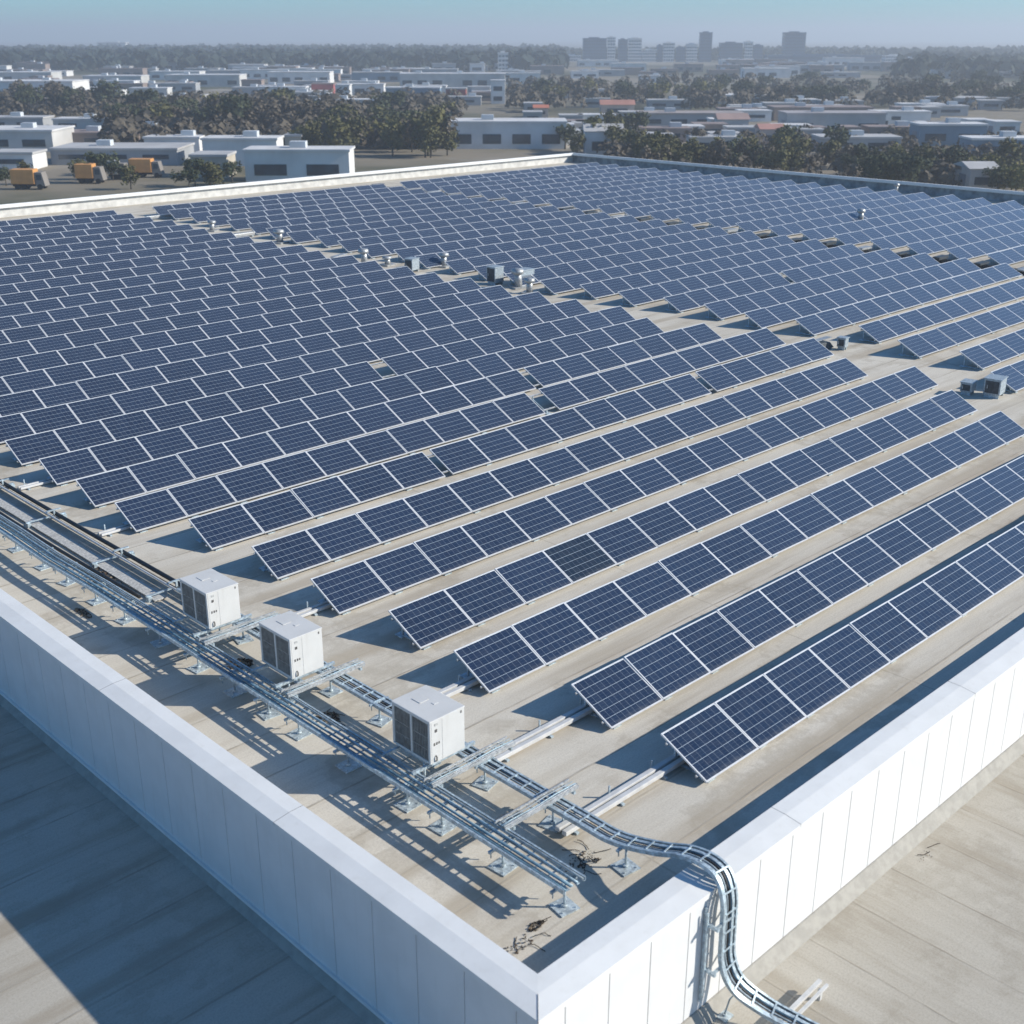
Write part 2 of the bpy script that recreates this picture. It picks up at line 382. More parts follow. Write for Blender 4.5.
# base trims / sloping kerbs where the white walls meet the lower roof
m = MB(); m.box(BX0 - 0.05, BX0 + 0.049, BY0 - 0.05, BY1, -1.83, -1.76); off(m).build('base_trim', M['coping'], bld)
m = MB()
m.hexa([(BX0 - 0.16, BY0 - 0.16, LZ), (BX0 + 0.045, BY0 - 0.16, LZ), (BX0 + 0.045, BY1, LZ), (BX0 - 0.16, BY1, LZ),
        (BX0 - 0.02, BY0 - 0.02, -1.832), (BX0 + 0.045, BY0 - 0.02, -1.832), (BX0 + 0.045, BY1, -1.832), (BX0 - 0.02, BY1, -1.832)])
off(m).build('kerb', M['kerb'], bld)
m = MB()
m.hexa([(BX0 + 0.046, BY0 - 0.20, LZ), (BX1, BY0 - 0.20, LZ), (BX1, BY0 + 0.045, LZ), (BX0 + 0.046, BY0 + 0.045, LZ),
        (BX0 + 0.046, BY0 - 0.03, -1.745), (BX1, BY0 - 0.03, -1.745), (BX1, BY0 + 0.045, -1.745), (BX0 + 0.046, BY0 + 0.045, -1.745)])
off(m).build('kerb', M['kerb'], bld)

low = thing('lower_building', 'lower flat roofed wing wrapping round the foot of the white walls', 'building', (0, 0, LZ))
m = MB(); x0, y0 = -14.0, -16.0
m.face([(BX0, y0, LZ), (BX1, y0, LZ), (BX1, BY0 + .05, LZ), (BX0, BY0 + .05, LZ)])
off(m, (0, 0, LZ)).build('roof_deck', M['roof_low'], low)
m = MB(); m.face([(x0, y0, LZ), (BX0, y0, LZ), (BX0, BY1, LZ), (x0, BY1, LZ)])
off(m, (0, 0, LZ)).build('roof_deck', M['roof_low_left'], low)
m = MB(); m.box(x0, BX1, y0, y0 + 0.3, GZ, LZ - .02); m.box(x0, x0 + 0.3, y0 + 0.31, BY1, GZ, LZ - .02); m.box(x0 + .31, BX0, BY1 - 0.3, BY1, GZ, LZ - .02); m.box(BX1 - 0.3, BX1, y0 + 0.31, BY0, GZ, LZ - .02)
off(m, (0, 0, LZ)).build('wall', M['wall'], low)

# ------------------------------------------------------------------ solar panel rows
PL, PW, TILT, PITCH_X, LOWZ = 1.706, 1.28, radians(26.5), 1.72, 0.13
def panel_mesh(with_cells):
    mb = MB(); fr, th = 0.030, 0.038
    mb.box(0, PL, 0, fr, -th, 0); mb.box(0, PL, PW - fr, PW, -th, 0)
    mb.box(0, fr, fr, PW - fr, -th, 0); mb.box(PL - fr, PL, fr, PW - fr, -th, 0)
    zz = -0.030
    mb.face([(fr, fr, zz), (fr, PW - fr, zz), (PL - fr, PW - fr, zz), (PL - fr, fr, zz)], 1)
    if with_cells:
        z = -0.004
        mb.face([(fr, fr, z), (PL - fr, fr, z), (PL - fr, PW - fr, z), (fr, PW - fr, z)], 2, [(0, 0), (1, 0), (1, 1), (0, 1)])
    return mb
def cells_mesh():
    mb = MB(); fr, z = 0.030, -0.004
    mb.face([(fr, fr, z), (PL - fr, fr, z), (PL - fr, PW - fr, z), (fr, PW - fr, z)], 0, [(0, 0), (1, 0), (1, 1), (0, 1)])
    return mb
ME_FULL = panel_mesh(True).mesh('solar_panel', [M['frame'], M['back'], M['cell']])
ME_FRAME = panel_mesh(False).mesh('solar_panel_frame', [M['frame'], M['back']])
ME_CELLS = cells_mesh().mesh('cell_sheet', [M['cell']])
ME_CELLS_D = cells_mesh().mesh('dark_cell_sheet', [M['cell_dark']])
ct, st_ = cos(TILT), sin(TILT)
def slope(s, d=0.0):      # point on the panel plane s metres up-slope, d below
    return (s * ct + d * st_, LOWZ + s * st_ - d * ct)
def rack_mesh():
    mb = MB()
    ya, za = slope(0.22, 0.085); yb, zb = slope(1.06, 0.085)
    mb.bar((0, ya, 0.0), (0, ya, za), 0.04, 0.05, (0, 1, 0)); mb.bar((0, yb, 0.0), (0, yb, zb), 0.04, 0.05, (0, 1, 0))
    mb.bar((0, ya - 0.12, 0.02), (0, yb + 0.12, 0.02), 0.06, 0.035)
    mb.bar((0, ya, 0.06), (0, yb, zb - 0.12), 0.03, 0.03)
    mb.box(-0.12, 0.12, ya - 0.16, ya + 0.10, 0.0, 0.03); mb.box(-0.12, 0.12, yb - 0.10, yb + 0.16, 0.0, 0.03)
    return mb.mesh('rack_frame', [M['galv']])
ME_RACK = rack_mesh()
def solar_row(label, group, x0, y, n, pitch=PITCH_X, skip=(), shift=None, detail=False, dark=(), gaps=()):
    t = thing('solar_panel_row', label, 'solar panel row', (x0, y, 0), 0, group)
    sc = pitch / PITCH_X
    x = 0.0; xs = []
    for i in range(n):
        for gi, gw in gaps:
            if gi == i: x += gw
        xs.append(x)
        if i not in skip:
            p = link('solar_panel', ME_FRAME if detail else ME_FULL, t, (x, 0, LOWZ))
            p.rotation_euler = (TILT + random.gauss(0, 0.007), random.gauss(0, 0.002), 0); p.scale = (sc, 1, 1)
            p.location.z += random.gauss(0, 0.003)
            if detail:
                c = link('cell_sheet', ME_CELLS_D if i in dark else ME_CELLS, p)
                if i in dark: p['label'] = 'panel with darker greyer cells'
        x += pitch
    L = x
    m = MB()
    for s in (0.22, 1.06):
        yy, zz = slope(s, 0.062); m = MB(); m.bar((-0.05, yy, zz), (L + 0.04, yy, zz), 0.045, 0.045, (0, -st_, ct))
        m.build('rail', M['alu'], t)
    k = 0.28
    while k < L:
        link('rack_frame', ME_RACK, t, (k, 0, 0)); k += pitch * (1.0 if detail and n < 20 and k < 3 else 2.0)
    link('rack_frame', ME_RACK, t, (L - 0.28, 0, 0))
    return t
Y0, DY = 11.45, 2.722
near_start = [16.41, 16.59, 15.81, 16.06, 15.83, 15.92, 15.75, 14.9, 15.0, 15.05, 15.08]
near_y = [11.5, 14.05, 16.87, 19.45, 22.25, 25.03, 27.96, 30.62, 33.31, 35.97, 38.62]
near_end = [42.0, 45.0, 42.33, 43.7, 46.0, 45.3, 47.4, 47.6, 46.4, 45.4, 46.5, 46.2, 46.2]
NEAR_GAPS = {6: (24.8, 0.30), 7: (32.6, 0.75), 8: (33.4, 0.40), 10: (31.3, 0.75)}
NEAR_GAPS2 = {6: (38.0, 0.35)}
for k in range(30):
    x0 = near_start[k] if k < 11 else 15.05 + random.uniform(-.08, .08)
    y = near_y[k] if k < 11 else Y0 + DY * k
    xe = near_end[k] if k < 13 else 46.1 + random.uniform(-0.35, 0.35)
    gaps = []
    for G in (NEAR_GAPS, NEAR_GAPS2):
        if k in G: gaps.append((int(round((G[k][0] - x0) / PITCH_X)), G[k][1]))
    Lr = xe - x0 - sum(gw for _, gw in gaps)
    n = int(round(Lr / PITCH_X)); pt = Lr / n
    if k == 0: lab = 'solar panel row standing closest to the sunlit white parapet in the front block'
    elif k == 29: lab = 'last solar panel row of the front block, beside the rear parapet'
    else: lab = 'solar panel row of the front block, %s counting back from the sunlit parapet' % NUM[k + 1]
    solar_row(lab, 'solar panel rows of the front block', x0, y, n, pt, detail=(k < 10), dark=((3,) if k == 3 else ()), gaps=gaps)
mid_x = {3: 47.3, 4: 49.75, 5: 49.7, 6: 51.0, 7: 50.1, 8: 49.55, 9: 49.8, 10: 49.75, 11: 49.2, 12: 49.15, 13: 48.5}
mid_y = {3: 19.62, 4: 22.19, 5: 25.08, 6: 27.83, 7: 30.74, 8: 33.3, 9: 35.93, 10: 38.5, 11: 41.15, 12: 43.85, 13: 46.28}
for k in range(2, 30):
    x0 = mid_x.get(k, 49.0 + random.uniform(-.4, .3)); y = mid_y.get(k, Y0 + DY * k - 0.4)
    n = int(round((72.5 - x0) / PITCH_X)) 
    lab = ('last solar panel row of the middle block, beside the rear parapet' if k == 29 else
           'solar panel row of the middle block, %s counting back from its front corner' % NUM[k - 1])
    solar_row(lab, 'solar panel rows of the middle block', x0, y, n, (72.5 - x0 - (0.4 if k == 10 else 0)) / n, gaps=((6, 0.4),) if k in (10,) else ())
for k in range(7, 30):
    x0 = 74.6 + random.uniform(-.12, .12); y = Y0 + DY * k - 0.3
    lab = ('last solar panel row of the far block, in the rear roof corner' if k == 29 else
           'solar panel row of the far block, %s counting back from its front row' % NUM[k - 6])
    solar_row(lab, 'solar panel rows of the far block', x0, y, 16)

# ------------------------------------------------------------------ cable trays
def sweep_frames(path):
    pts = [Vector(p) for p in path]; fr = []
    for i, p in enumerate(pts):
        d = (pts[min(i + 1, len(pts) - 1)] - pts[max(i - 1, 0)]).normalized()
        side = Vector((1, 0, 0)); side = (side - d * side.dot(d)).normalized()
        fr.append((p, d, side, side.cross(d).normalized()))
    return fr
def resample(path, step):
    pts = [Vector(p) for p in path]; out = [pts[0]]
    for a, b in zip(pts, pts[1:]):
        n = max(1, int(round((b - a).length / step)))
        out += [a.lerp(b, (i + 1) / n) for i in range(n)]
    return out
def smooth_path(ctrl, n=6):      # Catmull-Rom
    c = [Vector(p) for p in ctrl]; c = [c[0] * 2 - c[1]] + c + [c[-1] * 2 - c[-2]]; out = []
    for i in range(1, len(c) - 2):
        for j in range(n):
            t = j / n; a, b, d, e = c[i - 1], c[i], c[i + 1], c[i + 2]
            out.append(0.5 * ((2 * b) + (d - a) * t + (2 * a - 5 * b + 4 * d - e) * t * t + (3 * b - a - 3 * d + e) * t ** 3))
    out.append(c[-2]); return out
def ribbon(mb, frames, s0, s1, h0, h1):   # rectangular section swept along frames
    base = len(mb.v)
    for p, d, s, u in frames:
        for a, b in ((s0, h0), (s1, h0), (s1, h1), (s0, h1)): mb.v.append(tuple(p + s * a + u * b))
    for i in range(len(frames) - 1):
        for j in range(4):
            a, b = base + i * 4 + j, base + i * 4 + (j + 1) % 4
            mb.f.append((a, b, b + 4, a + 4)); mb.mi.append(0); mb.sm.append(False)
    e = base + (len(frames) - 1) * 4
    for q in ((base + 3, base + 2, base + 1, base), (e, e + 1, e + 2, e + 3)):
        mb.f.append(q); mb.mi.append(0); mb.sm.append(False)
def wobble_path(frames, s, h, amp, ph, per=1.3):
    out = []; dist = 0.0; prev = None
    for p, d, sd_, u in frames:
        if prev is not None: dist += (p - prev).length
        prev = p
        out.append(p + sd_ * (s + amp * sin(dist / per + ph)) + u * (h + 0.3 * amp * sin(dist / per * 1.7 + 2 * ph)))
    return out
def ladder(frames, half, hgt=0.075, rung=0.30, strips=()):
    mb = MB()
    for sg in (-1, 1):
        a = sg * half
        ribbon(mb, frames, min(a, a - sg * 0.012), max(a, a - sg * 0.012), 0, hgt)
        ribbon(mb, frames, min(a - sg * .013, a - sg * 0.04), max(a - sg * .013, a - sg * 0.04), 0, 0.010)
        ribbon(mb, frames, min(a - sg * .013, a - sg * 0.032), max(a - sg * .013, a - sg * 0.032), hgt - 0.010, hgt)
    for s0, s1 in strips: ribbon(mb, frames, s0, s1, 0.012, 0.020)
    acc = 0.1; prev = frames[0][0]
    for i in range(1, len(frames)):
        p, d, s, u = frames[i]; seg = (p - prev).length; acc += seg; prev = p
        while acc >= rung:
            acc -= rung; q = p - d * acc
            mb.bar(q - s * (half - 0.045) + u * 0.004, q + s * (half - 0.045) + u * 0.004, 0.030, 0.014, u)
    return mb
def support(parent, x, y, ztop, half, plate=0.19, post=0.022, jit=True):
    m = MB(); m.tube([(x, y, 0.02), (x, y, ztop - 0.03)], post, 8); m.bar((x - half - 0.05, y, ztop - 0.03), (x + half + 0.05, y, ztop - 0.03), 0.045, 0.045)
    m.tube([(x - half, y, ztop - 0.16), (x - half, y, ztop - 0.01)], 0.012, 6); m.tube([(x + half, y, ztop - 0.16), (x + half, y, ztop - 0.01)], 0.012, 6)
    s = m.build('support', M['galv'], parent)
    a = random.uniform(-0.25, 0.25); m = MB(); c, sn = cos(a) * plate, sin(a) * plate
    P = [(x - c + sn, y - sn - c), (x + c + sn, y + sn - c), (x + c - sn, y + sn + c), (x - c - sn, y - sn + c)]
    m.hexa([(*q, 0.004) for q in P] + [(*q, 0.026) for q in P])
    for q in P: m.tube([(x + (q[0] - x) * .7, y + (q[1] - y) * .7, 0.02), (x + (q[0] - x) * .7, y + (q[1] - y) * .7, 0.05)], 0.013, 6)
    m.tube([(x, y, 0.026), (x, y, 0.075)], 0.05, 8)
    m.build('foot_plate', M['galv_foot'], s)
M['galv_foot'] = galv('galvanised_foot_plate', (0.50, 0.57, 0.60), 0.5, 0.35)
TZ = 0.50
# tray beside the left parapet
t1 = thing('cable_tray', 'long galvanised cable tray on footed posts running parallel to the shaded left parapet', 'cable tray', (0, 0, 0))
ctrl = [(12.02, 10.85, TZ), (12.02, 24, TZ), (12.0, 27.0, TZ), (11.93, 29.5, TZ), (11.98, 32, TZ), (12.0, 46, TZ)]
fr1 = sweep_frames(resample(ctrl, 0.3))
ladder(fr1, 0.265, 0.08, 0.30, strips=((-0.16, -0.10), (0.06, 0.13))).build('ladder_rack', M['galv'], t1)
for i, (s, r, mt) in enumerate(((-0.200, .020, 'cable_blue'), (-0.06, .018, 'galv_blue'), (-0.085, .022, 'cable_blue'), (0.085, .024, 'galv_blue'), (0.19, .019, 'cable_grey'))):
    m = MB(); m.tube(wobble_path(fr1, s, 0.045 + 0.012 * (i % 3), 0.012, i * 1.9), r, 6); m.build('cable', M[mt], t1)
for y in (11.05, 12.5, 14.08, 15.05, 16.85, 18.5, 19.6, 20.9, 22.4, 24.1, 25.8, 27.3, 28.9, 30.3, 32, 33.7, 35.4, 37.1, 38.8, 40.5, 42.2): support(t1, 12.0, y, TZ, 0.28)

# tray that climbs over the corner parapet
t2 = thing('cable_tray', 'galvanised cable tray bending over the sunlit parapet and down the white wall', 'cable tray', (0, 0, 0))
ctrl = [(13.52, 25.6, TZ), (13.52, 24, TZ), (13.52, 20, TZ), (13.52, 16, TZ), (13.52, 12.2, TZ), (13.52, 11.25, 0.52), (13.62, 10.45, 0.68), (13.70, 9.95, 0.84), (13.72, 9.5, 0.90),
        (13.70, 9.15, 0.80), (13.66, 8.96, 0.45), (13.64, 8.92, -0.1), (13.66, 8.90, -0.75), (13.76, 8.74, -1.2), (13.95, 8.38, -1.48), (14.12, 7.9, -1.62), (14.30, 7.3, -1.70), (14.75, 5.8, -1.74)]
fr2 = sweep_frames(smooth_path(ctrl, 9))
ladder(fr2, 0.19, 0.075, 0.36, strips=((-0.16, -0.10), (0.05, 0.11))).build('ladder_rack', M['galv'], t2)
for i, (s, r, mt) in enumerate(((-0.13, .020, 'cable_grey'), (-0.085, .022, 'cable_black'), (-0.040, .020, 'cable_grey'), (0.01, .022, 'cable_black'), (0.06, .020, 'cable_blue'), (0.12, .016, 'cable_black'))):
    m = MB(); m.tube(wobble_path(fr2, s, 0.040 + 0.012 * (i % 2), 0.010, i * 2.3), r, 6); m.build('cable', M[mt], t2)
# hold-down straps on the climbing part
for i in range(5, len(fr2)):
    pass
for y in (11.02, 12.75, 14.55, 16.2, 17.75, 19.45, 21.2, 22.9, 24.6): support(t2, 13.5, y, TZ, 0.2)
for z in (0.05, -0.85):
    m = MB(); m.bar((13.30, 9.19, z), (13.30, 8.9, z), 0.05, 0.05); m.bar((13.27, 8.96, z), (13.86, 8.96, z), 0.04, 0.045); m.bar((13.84, 9.19, z), (13.84, 8.93, z), 0.04, 0.04)
    m.build('wall_bracket', M['galv'], t2)
m = MB(); m.bar((13.30, 9.165, -1.55), (13.30, 9.165, 0.36), 0.04, 0.04, (0, 1, 0)); m.bar((13.26, 9.10, 0.30), (13.26, 9.10, -1.4), 0.03, 0.03, (0, 1, 0)); m.build('wall_strut', M['galv'], t2)
m = MB(); m.bar((13.9, 8.1, -1.76), (15.35, 8.15, -1.76), 0.07, 0.06); m.bar((13.9, 7.96, -1.76), (15.35, 8.01, -1.76), 0.05, 0.05)
for xx in (14.0, 15.2): m.bar((xx, 8.05, -1.79), (xx, 8.05, -2.0), 0.06, 0.06, (1, 0, 0))
m.build('cross_strut', M['duct_white'], t2)
m = MB(); m.tube([(13.72, 8.95, LZ + .02), (13.74, 8.88, -1.6), (13.8, 8.72, -1.30)], 0.016, 8)
s_ = m.build('support', M['galv'], t2)
m = MB(); m.box(13.60, 13.84, 8.84, 9.0 + .08, LZ + 0.004, LZ + 0.03); m.tube([(13.72, 8.95, LZ + .03), (13.72, 8.95, LZ + .07)], 0.04, 8); m.build('foot_plate', M['galv_foot'], s_)

# short ladder pieces bridging the two trays
def bridge(y, x0, x1, label, z=TZ + 0.10, half=0.13):
    t = thing('cable_ladder', label, 'cable ladder', (x0, y, z), 0, 'short cable ladders bridging the two trays')
    mb = MB()
    for sg in (-1, 1):
        mb.bar((0, sg * half, 0.0), (x1 - x0, sg * half, 0.0), 0.03, 0.055); mb.bar((0, sg * half * .8, 0.045), (x1 - x0, sg * half * .8, 0.045), 0.02, 0.02)
    k = 0.12
    while k < x1 - x0: mb.bar((k, -half, -0.01), (k, half, -0.01), 0.03, 0.02); k += 0.22
    mb.build('ladder_rack', M['alu'], t)
    for i, s in enumerate((-0.05, 0.03)):
        m = MB(); m.tube([(j * (x1 - x0) / 8, s + 0.012 * sin(j * 1.3 + i), 0.03) for j in range(9)], 0.013, 6); m.build('cable', M['cable_grey' if i else 'galv_blue'], t)
    for xx in (0.2, x1 - x0 - 0.12):
        m = MB(); m.bar((xx, -half - 0.03, -0.07), (xx, half + 0.03, -0.07), 0.05, 0.06); m.build('clamp', M['galv'], t)
bridge(12.78, 12.2, 14.05, 'light metal cable ladder bridging two trays nearest the building corner')
bridge(14.62, 12.15, 14.25, 'light metal cable ladder in front of the air conditioner nearest the corner')
bridge(19.18, 12.15, 14.15, 'light metal cable ladder in front of the middle air conditioner')
bridge(22.42, 12.15, 14.2, 'light metal cable ladder in front of the air conditioner farthest from the corner')

# ------------------------------------------------------------------ air conditioners
AC_Z = TZ + 0.16
def ac_unit(x, y, lx, ly, h, label, where, variant):
    st = thing('equipment_stand', 'galvanised beams carrying ' + where, 'equipment stand', (x, y, TZ + 0.08), 0, 'stands under the air conditioners')
    for yy in (0.12, ly - 0.12):
        m = MB(); m.bar((-0.35, yy, 0.02), (lx + 0.35, yy, 0.02), 0.06, 0.06, (0, 0, 1)); m.build('beam', M['galv'], st)
    for xx in (0.1, lx - 0.1):
        m = MB(); m.bar((xx, 0.16, 0.019), (xx, ly - 0.16, 0.019), 0.05, 0.05); m.build('beam', M['galv'], st)
    for xx, yy in ((0.1, 0.3), (lx - 0.1, ly - 0.3)):
        m = MB(); m.tube([(xx, yy, -TZ - 0.07), (xx, yy, 0.0)], 0.022, 8); m.box(xx - .1, xx + .1, yy - .1, yy + .1, -TZ - .076, -TZ - .055); m.build('leg', M['galv'], st)
    t = thing('air_conditioner', label, 'air conditioner', (x, y, AC_Z - 0.03), 0, 'air conditioners on the cable tray frame')
    m = MB(); e = 0.035
    m.box(0.0 + e, lx, 0.0, ly, 0.05, h - 0.03)
    m.box(0.0, e - .001, 0, 0.06, 0.05, h - 0.03); m.box(0, e - .001, ly - 0.06, ly, 0.05, h - 0.03); m.box(0, e - .001, ly * .47, ly * .47 + 0.055, 0.05, h - 0.03)
    m.box(0, e - .001, 0.061, ly * .47 - .001, 0.05, 0.10); m.box(0, e - .001, ly * .47 + .056, ly - .061, 0.05, 0.10)
    m.box(0, e - .001, 0.061, ly * .47 - .001, h - 0.075, h - 0.03); m.box(0, e - .001, ly * .47 + .056, ly - .061, h - 0.075, h - 0.03)
    m.build('casing', M['ac_case'], t, bevel=0.008)
    m = MB(); m.box(-0.012, lx + 0.012, -0.012, ly + 0.012, h - 0.028, h)
    top = m.build('top_plate', M['ac_case'], t, bevel=0.012)
    m = MB(); m.box(lx * .36, lx * .62, ly * .58, ly * .80, h + 0.001, h + 0.010); m.box(lx * .55, lx * .68, ly * .38, ly * .46, h + 0.001, h + 0.008)
    m.build('cover_plate', M['ac_case'], top, bevel=0.004)
    for a, b in ((0.062, ly * .47 - .002), (ly * .47 + .057, ly - .062)):
        m = MB(); m.box(e - 0.006, e - 0.002, a, b, 0.10, h - 0.077, 1)
        n = int((b - a) / 0.042)
        for i in range(n):
            yy = a + (i + 0.5) * (b - a) / n; m.box(0.004, e - 0.0065, yy - 0.006, yy + 0.006, 0.102, h - 0.079, 0)
        for zz in (0.36, 0.62): m.box(0.002, 0.0035, a, b, h * zz - .006, h * zz + .006, 0)
        m.build('coil_grille', [M['ac_slat'], M['ac_dark']], t)
    # base rails and marks on the bright face
    m = MB(); m.box(0.05, lx - 0.05, 0.02, 0.10, 0.0, 0.049); m.box(0.05, lx - 0.05, ly - 0.10, ly - 0.02, 0.0, 0.049); m.build('base_rail', M['galv'], t)
    for (px, pz, wx, wz, mt) in ((0.12, 0.86, .07, .05, 'mark2'), (0.12, 0.72, .055, .06, 'mark'), (0.09, 0.44, .03, .055, 'mark'), (0.15, 0.44, .03, .055, 'mark'), (0.205, 0.445, .028, .045, 'mark'), (lx - 0.10, 0.88, .028, .05, 'mark')):
        m = MB(); m.box(px, px + wx, -0.006, -0.001, h * pz, h * pz + wz); m.build('vent_slot', M[mt], t)
    m = MB(); m.tube([(0.13, -0.008, 0.09), (0.13, -0.035, 0.11), (0.13, -0.035, 0.19), (0.13, -0.008, 0.21)], 0.014, 6); m.build('handle', M['mark'], t)
    m = MB(); m.box(0.30, 0.305, -0.003, -0.0008, 0.06, h - 0.05); m.build('panel_seam', M['mark2'], t)
    return t
ac_unit(12.50, 14.95, 0.86, 1.10, 0.97, 'boxy pale grey air conditioner nearest the corner, dark coil side in two halves', 'the air conditioner nearest the corner', 0)
ac_unit(12.54, 19.45, 0.82, 1.14, 0.99, 'boxy pale grey air conditioner, the middle one of three on the trays', 'the middle air conditioner', 1)
ac_unit(12.54, 22.72, 0.84, 1.16, 0.95, 'boxy pale grey air conditioner farthest from the corner, beside the black pipes', 'the air conditioner farthest from the corner', 2)

# ------------------------------------------------------------------ flat duct run and pipes on the left
t3 = thing('pipe_run', 'black pipes and flat pale duct lying on the roof left of the air conditioners', 'pipe run', (0, 0, 0))
def pth(x, y0, y1, z, amp, ph, end=None):
    P = [(x + amp * sin(y / 3.1 + ph), y, z) for y in [y0 + i * (y1 - y0) / 26 for i in range(27)]]
    return ([end] if end else []) + P
m = MB(); m.tube(pth(13.86, 24.6, 48, 0.17, 0.02, 0), 0.060, 10); m.build('pipe', M['cable_black'], t3)
m = MB(); m.tube(pth(13.68, 24.6, 48, 0.15, 0.02, 1), 0.042, 10); m.build('pipe', M['cable_black'], t3)
m = MB(); m.tube(pth(13.57, 24.6, 48, 0.24, 0.015, 2), 0.030, 8); m.build('pipe', M['duct_white'], t3)
m = MB(); m.box(13.02, 13.36, 26.2, 48, 0.03, 0.065); m.build('duct', M['duct_pale'], t3)
m = MB(); m.tube(pth(12.80, 26.6, 48, 0.10, 0.07, 0.5, None), 0.048, 8); m.build('pipe', M['cable_black'], t3)
m = MB(); m.tube(pth(12.62, 25.0, 48, 0.12, 0.05, 2.2), 0.022, 6); m.build('pipe', M['cable_grey'], t3)
for y in (26.4, 29.3, 33.4, 37.0, 41, 45):
    m = MB(); m.bar((12.9, y, 0.145), (14.1, y, 0.145), 0.06, 0.03); m.box(12.92, 13.02, y - 0.08, y + 0.08, 0.0, 0.13); m.box(13.98, 14.10, y - 0.1, y + 0.1, 0.0, 0.13)
    m.bar((13.77, y, 0.15), (13.77, y, 0.34), 0.05, 0.05, (0, 1, 0)); m.box(13.55, 13.98, y - 0.03, y + 0.03, 0.305, 0.335)
    m.build('clamp', M['galv'], t3)

# white twin ducts from row ends to the trays
def twin(y, x0, x1, label, r=0.055):
    t = thing('cable_duct', label, 'cable duct', (x0, y, 0), 0, 'white twin ducts between row ends and trays')
    for s in (-0.085, 0.085):
        m = MB(); m.box(0, x1 - x0, s - r, s + r, 0.045, 0.045 + 1.7 * r); m.build('duct', M['duct_white'], t, bevel=0.012)
    k = 0.25
    while k < x1 - x0:
        m = MB(); m.bar((k, -0.2, 0.022), (k, 0.2, 0.022), 0.07, 0.04); m.bar((k, 0.17, 0.02), (k, 0.17, 0.26), 0.03, 0.03, (1, 0, 0)); m.build('clamp', M['galv'], t); k += 1.25
twin(12.42, 13.35, 17.3, 'white twin duct running to the row nearest the sunlit parapet, end open')
twin(14.98, 14.1, 17.6, 'white twin duct passing behind the air conditioner nearest the corner')
twin(17.55, 14.2, 16.9, 'white twin duct reaching the third solar panel row')
twin(22.95, 14.0, 17.0, 'white twin duct reaching the fifth solar panel row beside the far air conditioner', 0.045)
twin(31.25, 14.1, 15.6, 'white twin duct from the black pipes to the eighth solar panel row', 0.04)
twin(36.6, 14.1, 15.7, 'white twin duct from the black pipes to the tenth solar panel row', 0.04)

# ------------------------------------------------------------------ small equipment in the aisles
def cabinet(x, y, w, d, h, label, rz=0.0):
    t = thing('inverter_cabinet', label, 'cabinet', (x, y, 0), rz)
    m = MB(); m.box(0, w, 0, d, 0.14, h); m.build('body', M['box_steel'], t, bevel=0.015)
    m = MB(); m.box(-0.03, w + 0.03, -0.04, d + 0.03, h + 0.001, h + 0.035); m.build('lid', M['box_steel'], t, bevel=0.008)
    m = MB(); m.box(-0.012, -0.002, 0.06, d - 0.06, 0.2, h - 0.06); m.build('door', M['box_dark'], t)
    m = MB(); m.box(-0.03, -0.013, d * .75, d * .75 + .03, h * .5, h * .5 + .14); m.build('handle', M['alu'], t)
    for xx in (0.05, w - 0.09):
        m = MB(); m.box(xx, xx + 0.04, 0.04, d - 0.04, 0, 0.139); m.build('leg', M['galv'], t)
    return t
cabinet(46.1, 19.75, 0.75, 0.65, 0.75, 'blue grey steel cabinet in the aisle right of the front block', 0.15)
cabinet(45.75, 20.75, 0.6, 0.45, 0.50, 'small dark box behind the blue grey cabinet in the aisle', 0.15)
cabinet(48.8, 28.3, 0.35, 0.4, 0.55, 'small white metal cabinet at the aisle end of the seventh row', 0.1)
cabinet(47.4, 57.1, 0.7, 0.6, 0.8, 'dark steel cabinet by the white vents in the aisle', 0.2)
cabinet(48.2, 50.7, 0.7, 0.7, 1.0, 'tall grey cabinet beside the aisle vent stack', 0.0)
cabinet(49.4, 49.9, 1.2, 0.7, 0.75, 'wide grey cabinet against the middle block rows', 0.0)
def tilted_cover(x, y, label):
    t = thing('duct_cover', label, 'duct cover', (x, y, 0))
    m = MB(); m.hexa([(0, 0, 0.05), (1.9, 0, 0.05), (1.9, 0.7, 0.05), (0, 0.7, 0.05), (0.1, 0.1, 0.42), (1.7, 0.1, 0.30), (1.7, 0.6, 0.34), (0.1, 0.6, 0.46)]); m.build('body', M['box_dark'], t, bevel=0.02)
    m = MB(); m.box(0.1, 1.9, 0.15, 0.45, 0.475, 0.50); m.build('lid', M['foil'], t)
    m = MB(); m.box(0.05, 0.15, 0.05, 0.65, 0, 0.049); m.box(1.7, 1.8, 0.05, 0.65, 0, 0.049); m.build('base_rail', M['galv'], t)
tg = thing('cable_run', 'dark cable run lying in the gap between the middle and far blocks', 'cable run', (73.5, 30, 0))
for xx, rr, mt in ((-0.35, .10, 'cable_black'), (-0.1, .12, 'cable_black'), (0.2, .09, 'cable_grey'), (0.42, .10, 'cable_black')):
    m = MB(); m.tube([(xx + 0.05 * sin(i * .9 + xx * 9), i * 1.6, rr + .02) for i in range(40)], rr, 6); m.build('cable', M[mt], tg)
for i in range(24):
    m = MB(); m.box(-0.6, 0.6, 0.9 + i * 2.7, 1.35 + i * 2.7, 0.26, 0.34 + 0.05 * (i % 3)); m.build('bridge_plate', M['box_dark' if i % 4 else 'foil'], tg)
tilted_cover(47.0, 28.9, 'low dark duct cover beside the small white cabinet in the aisle')
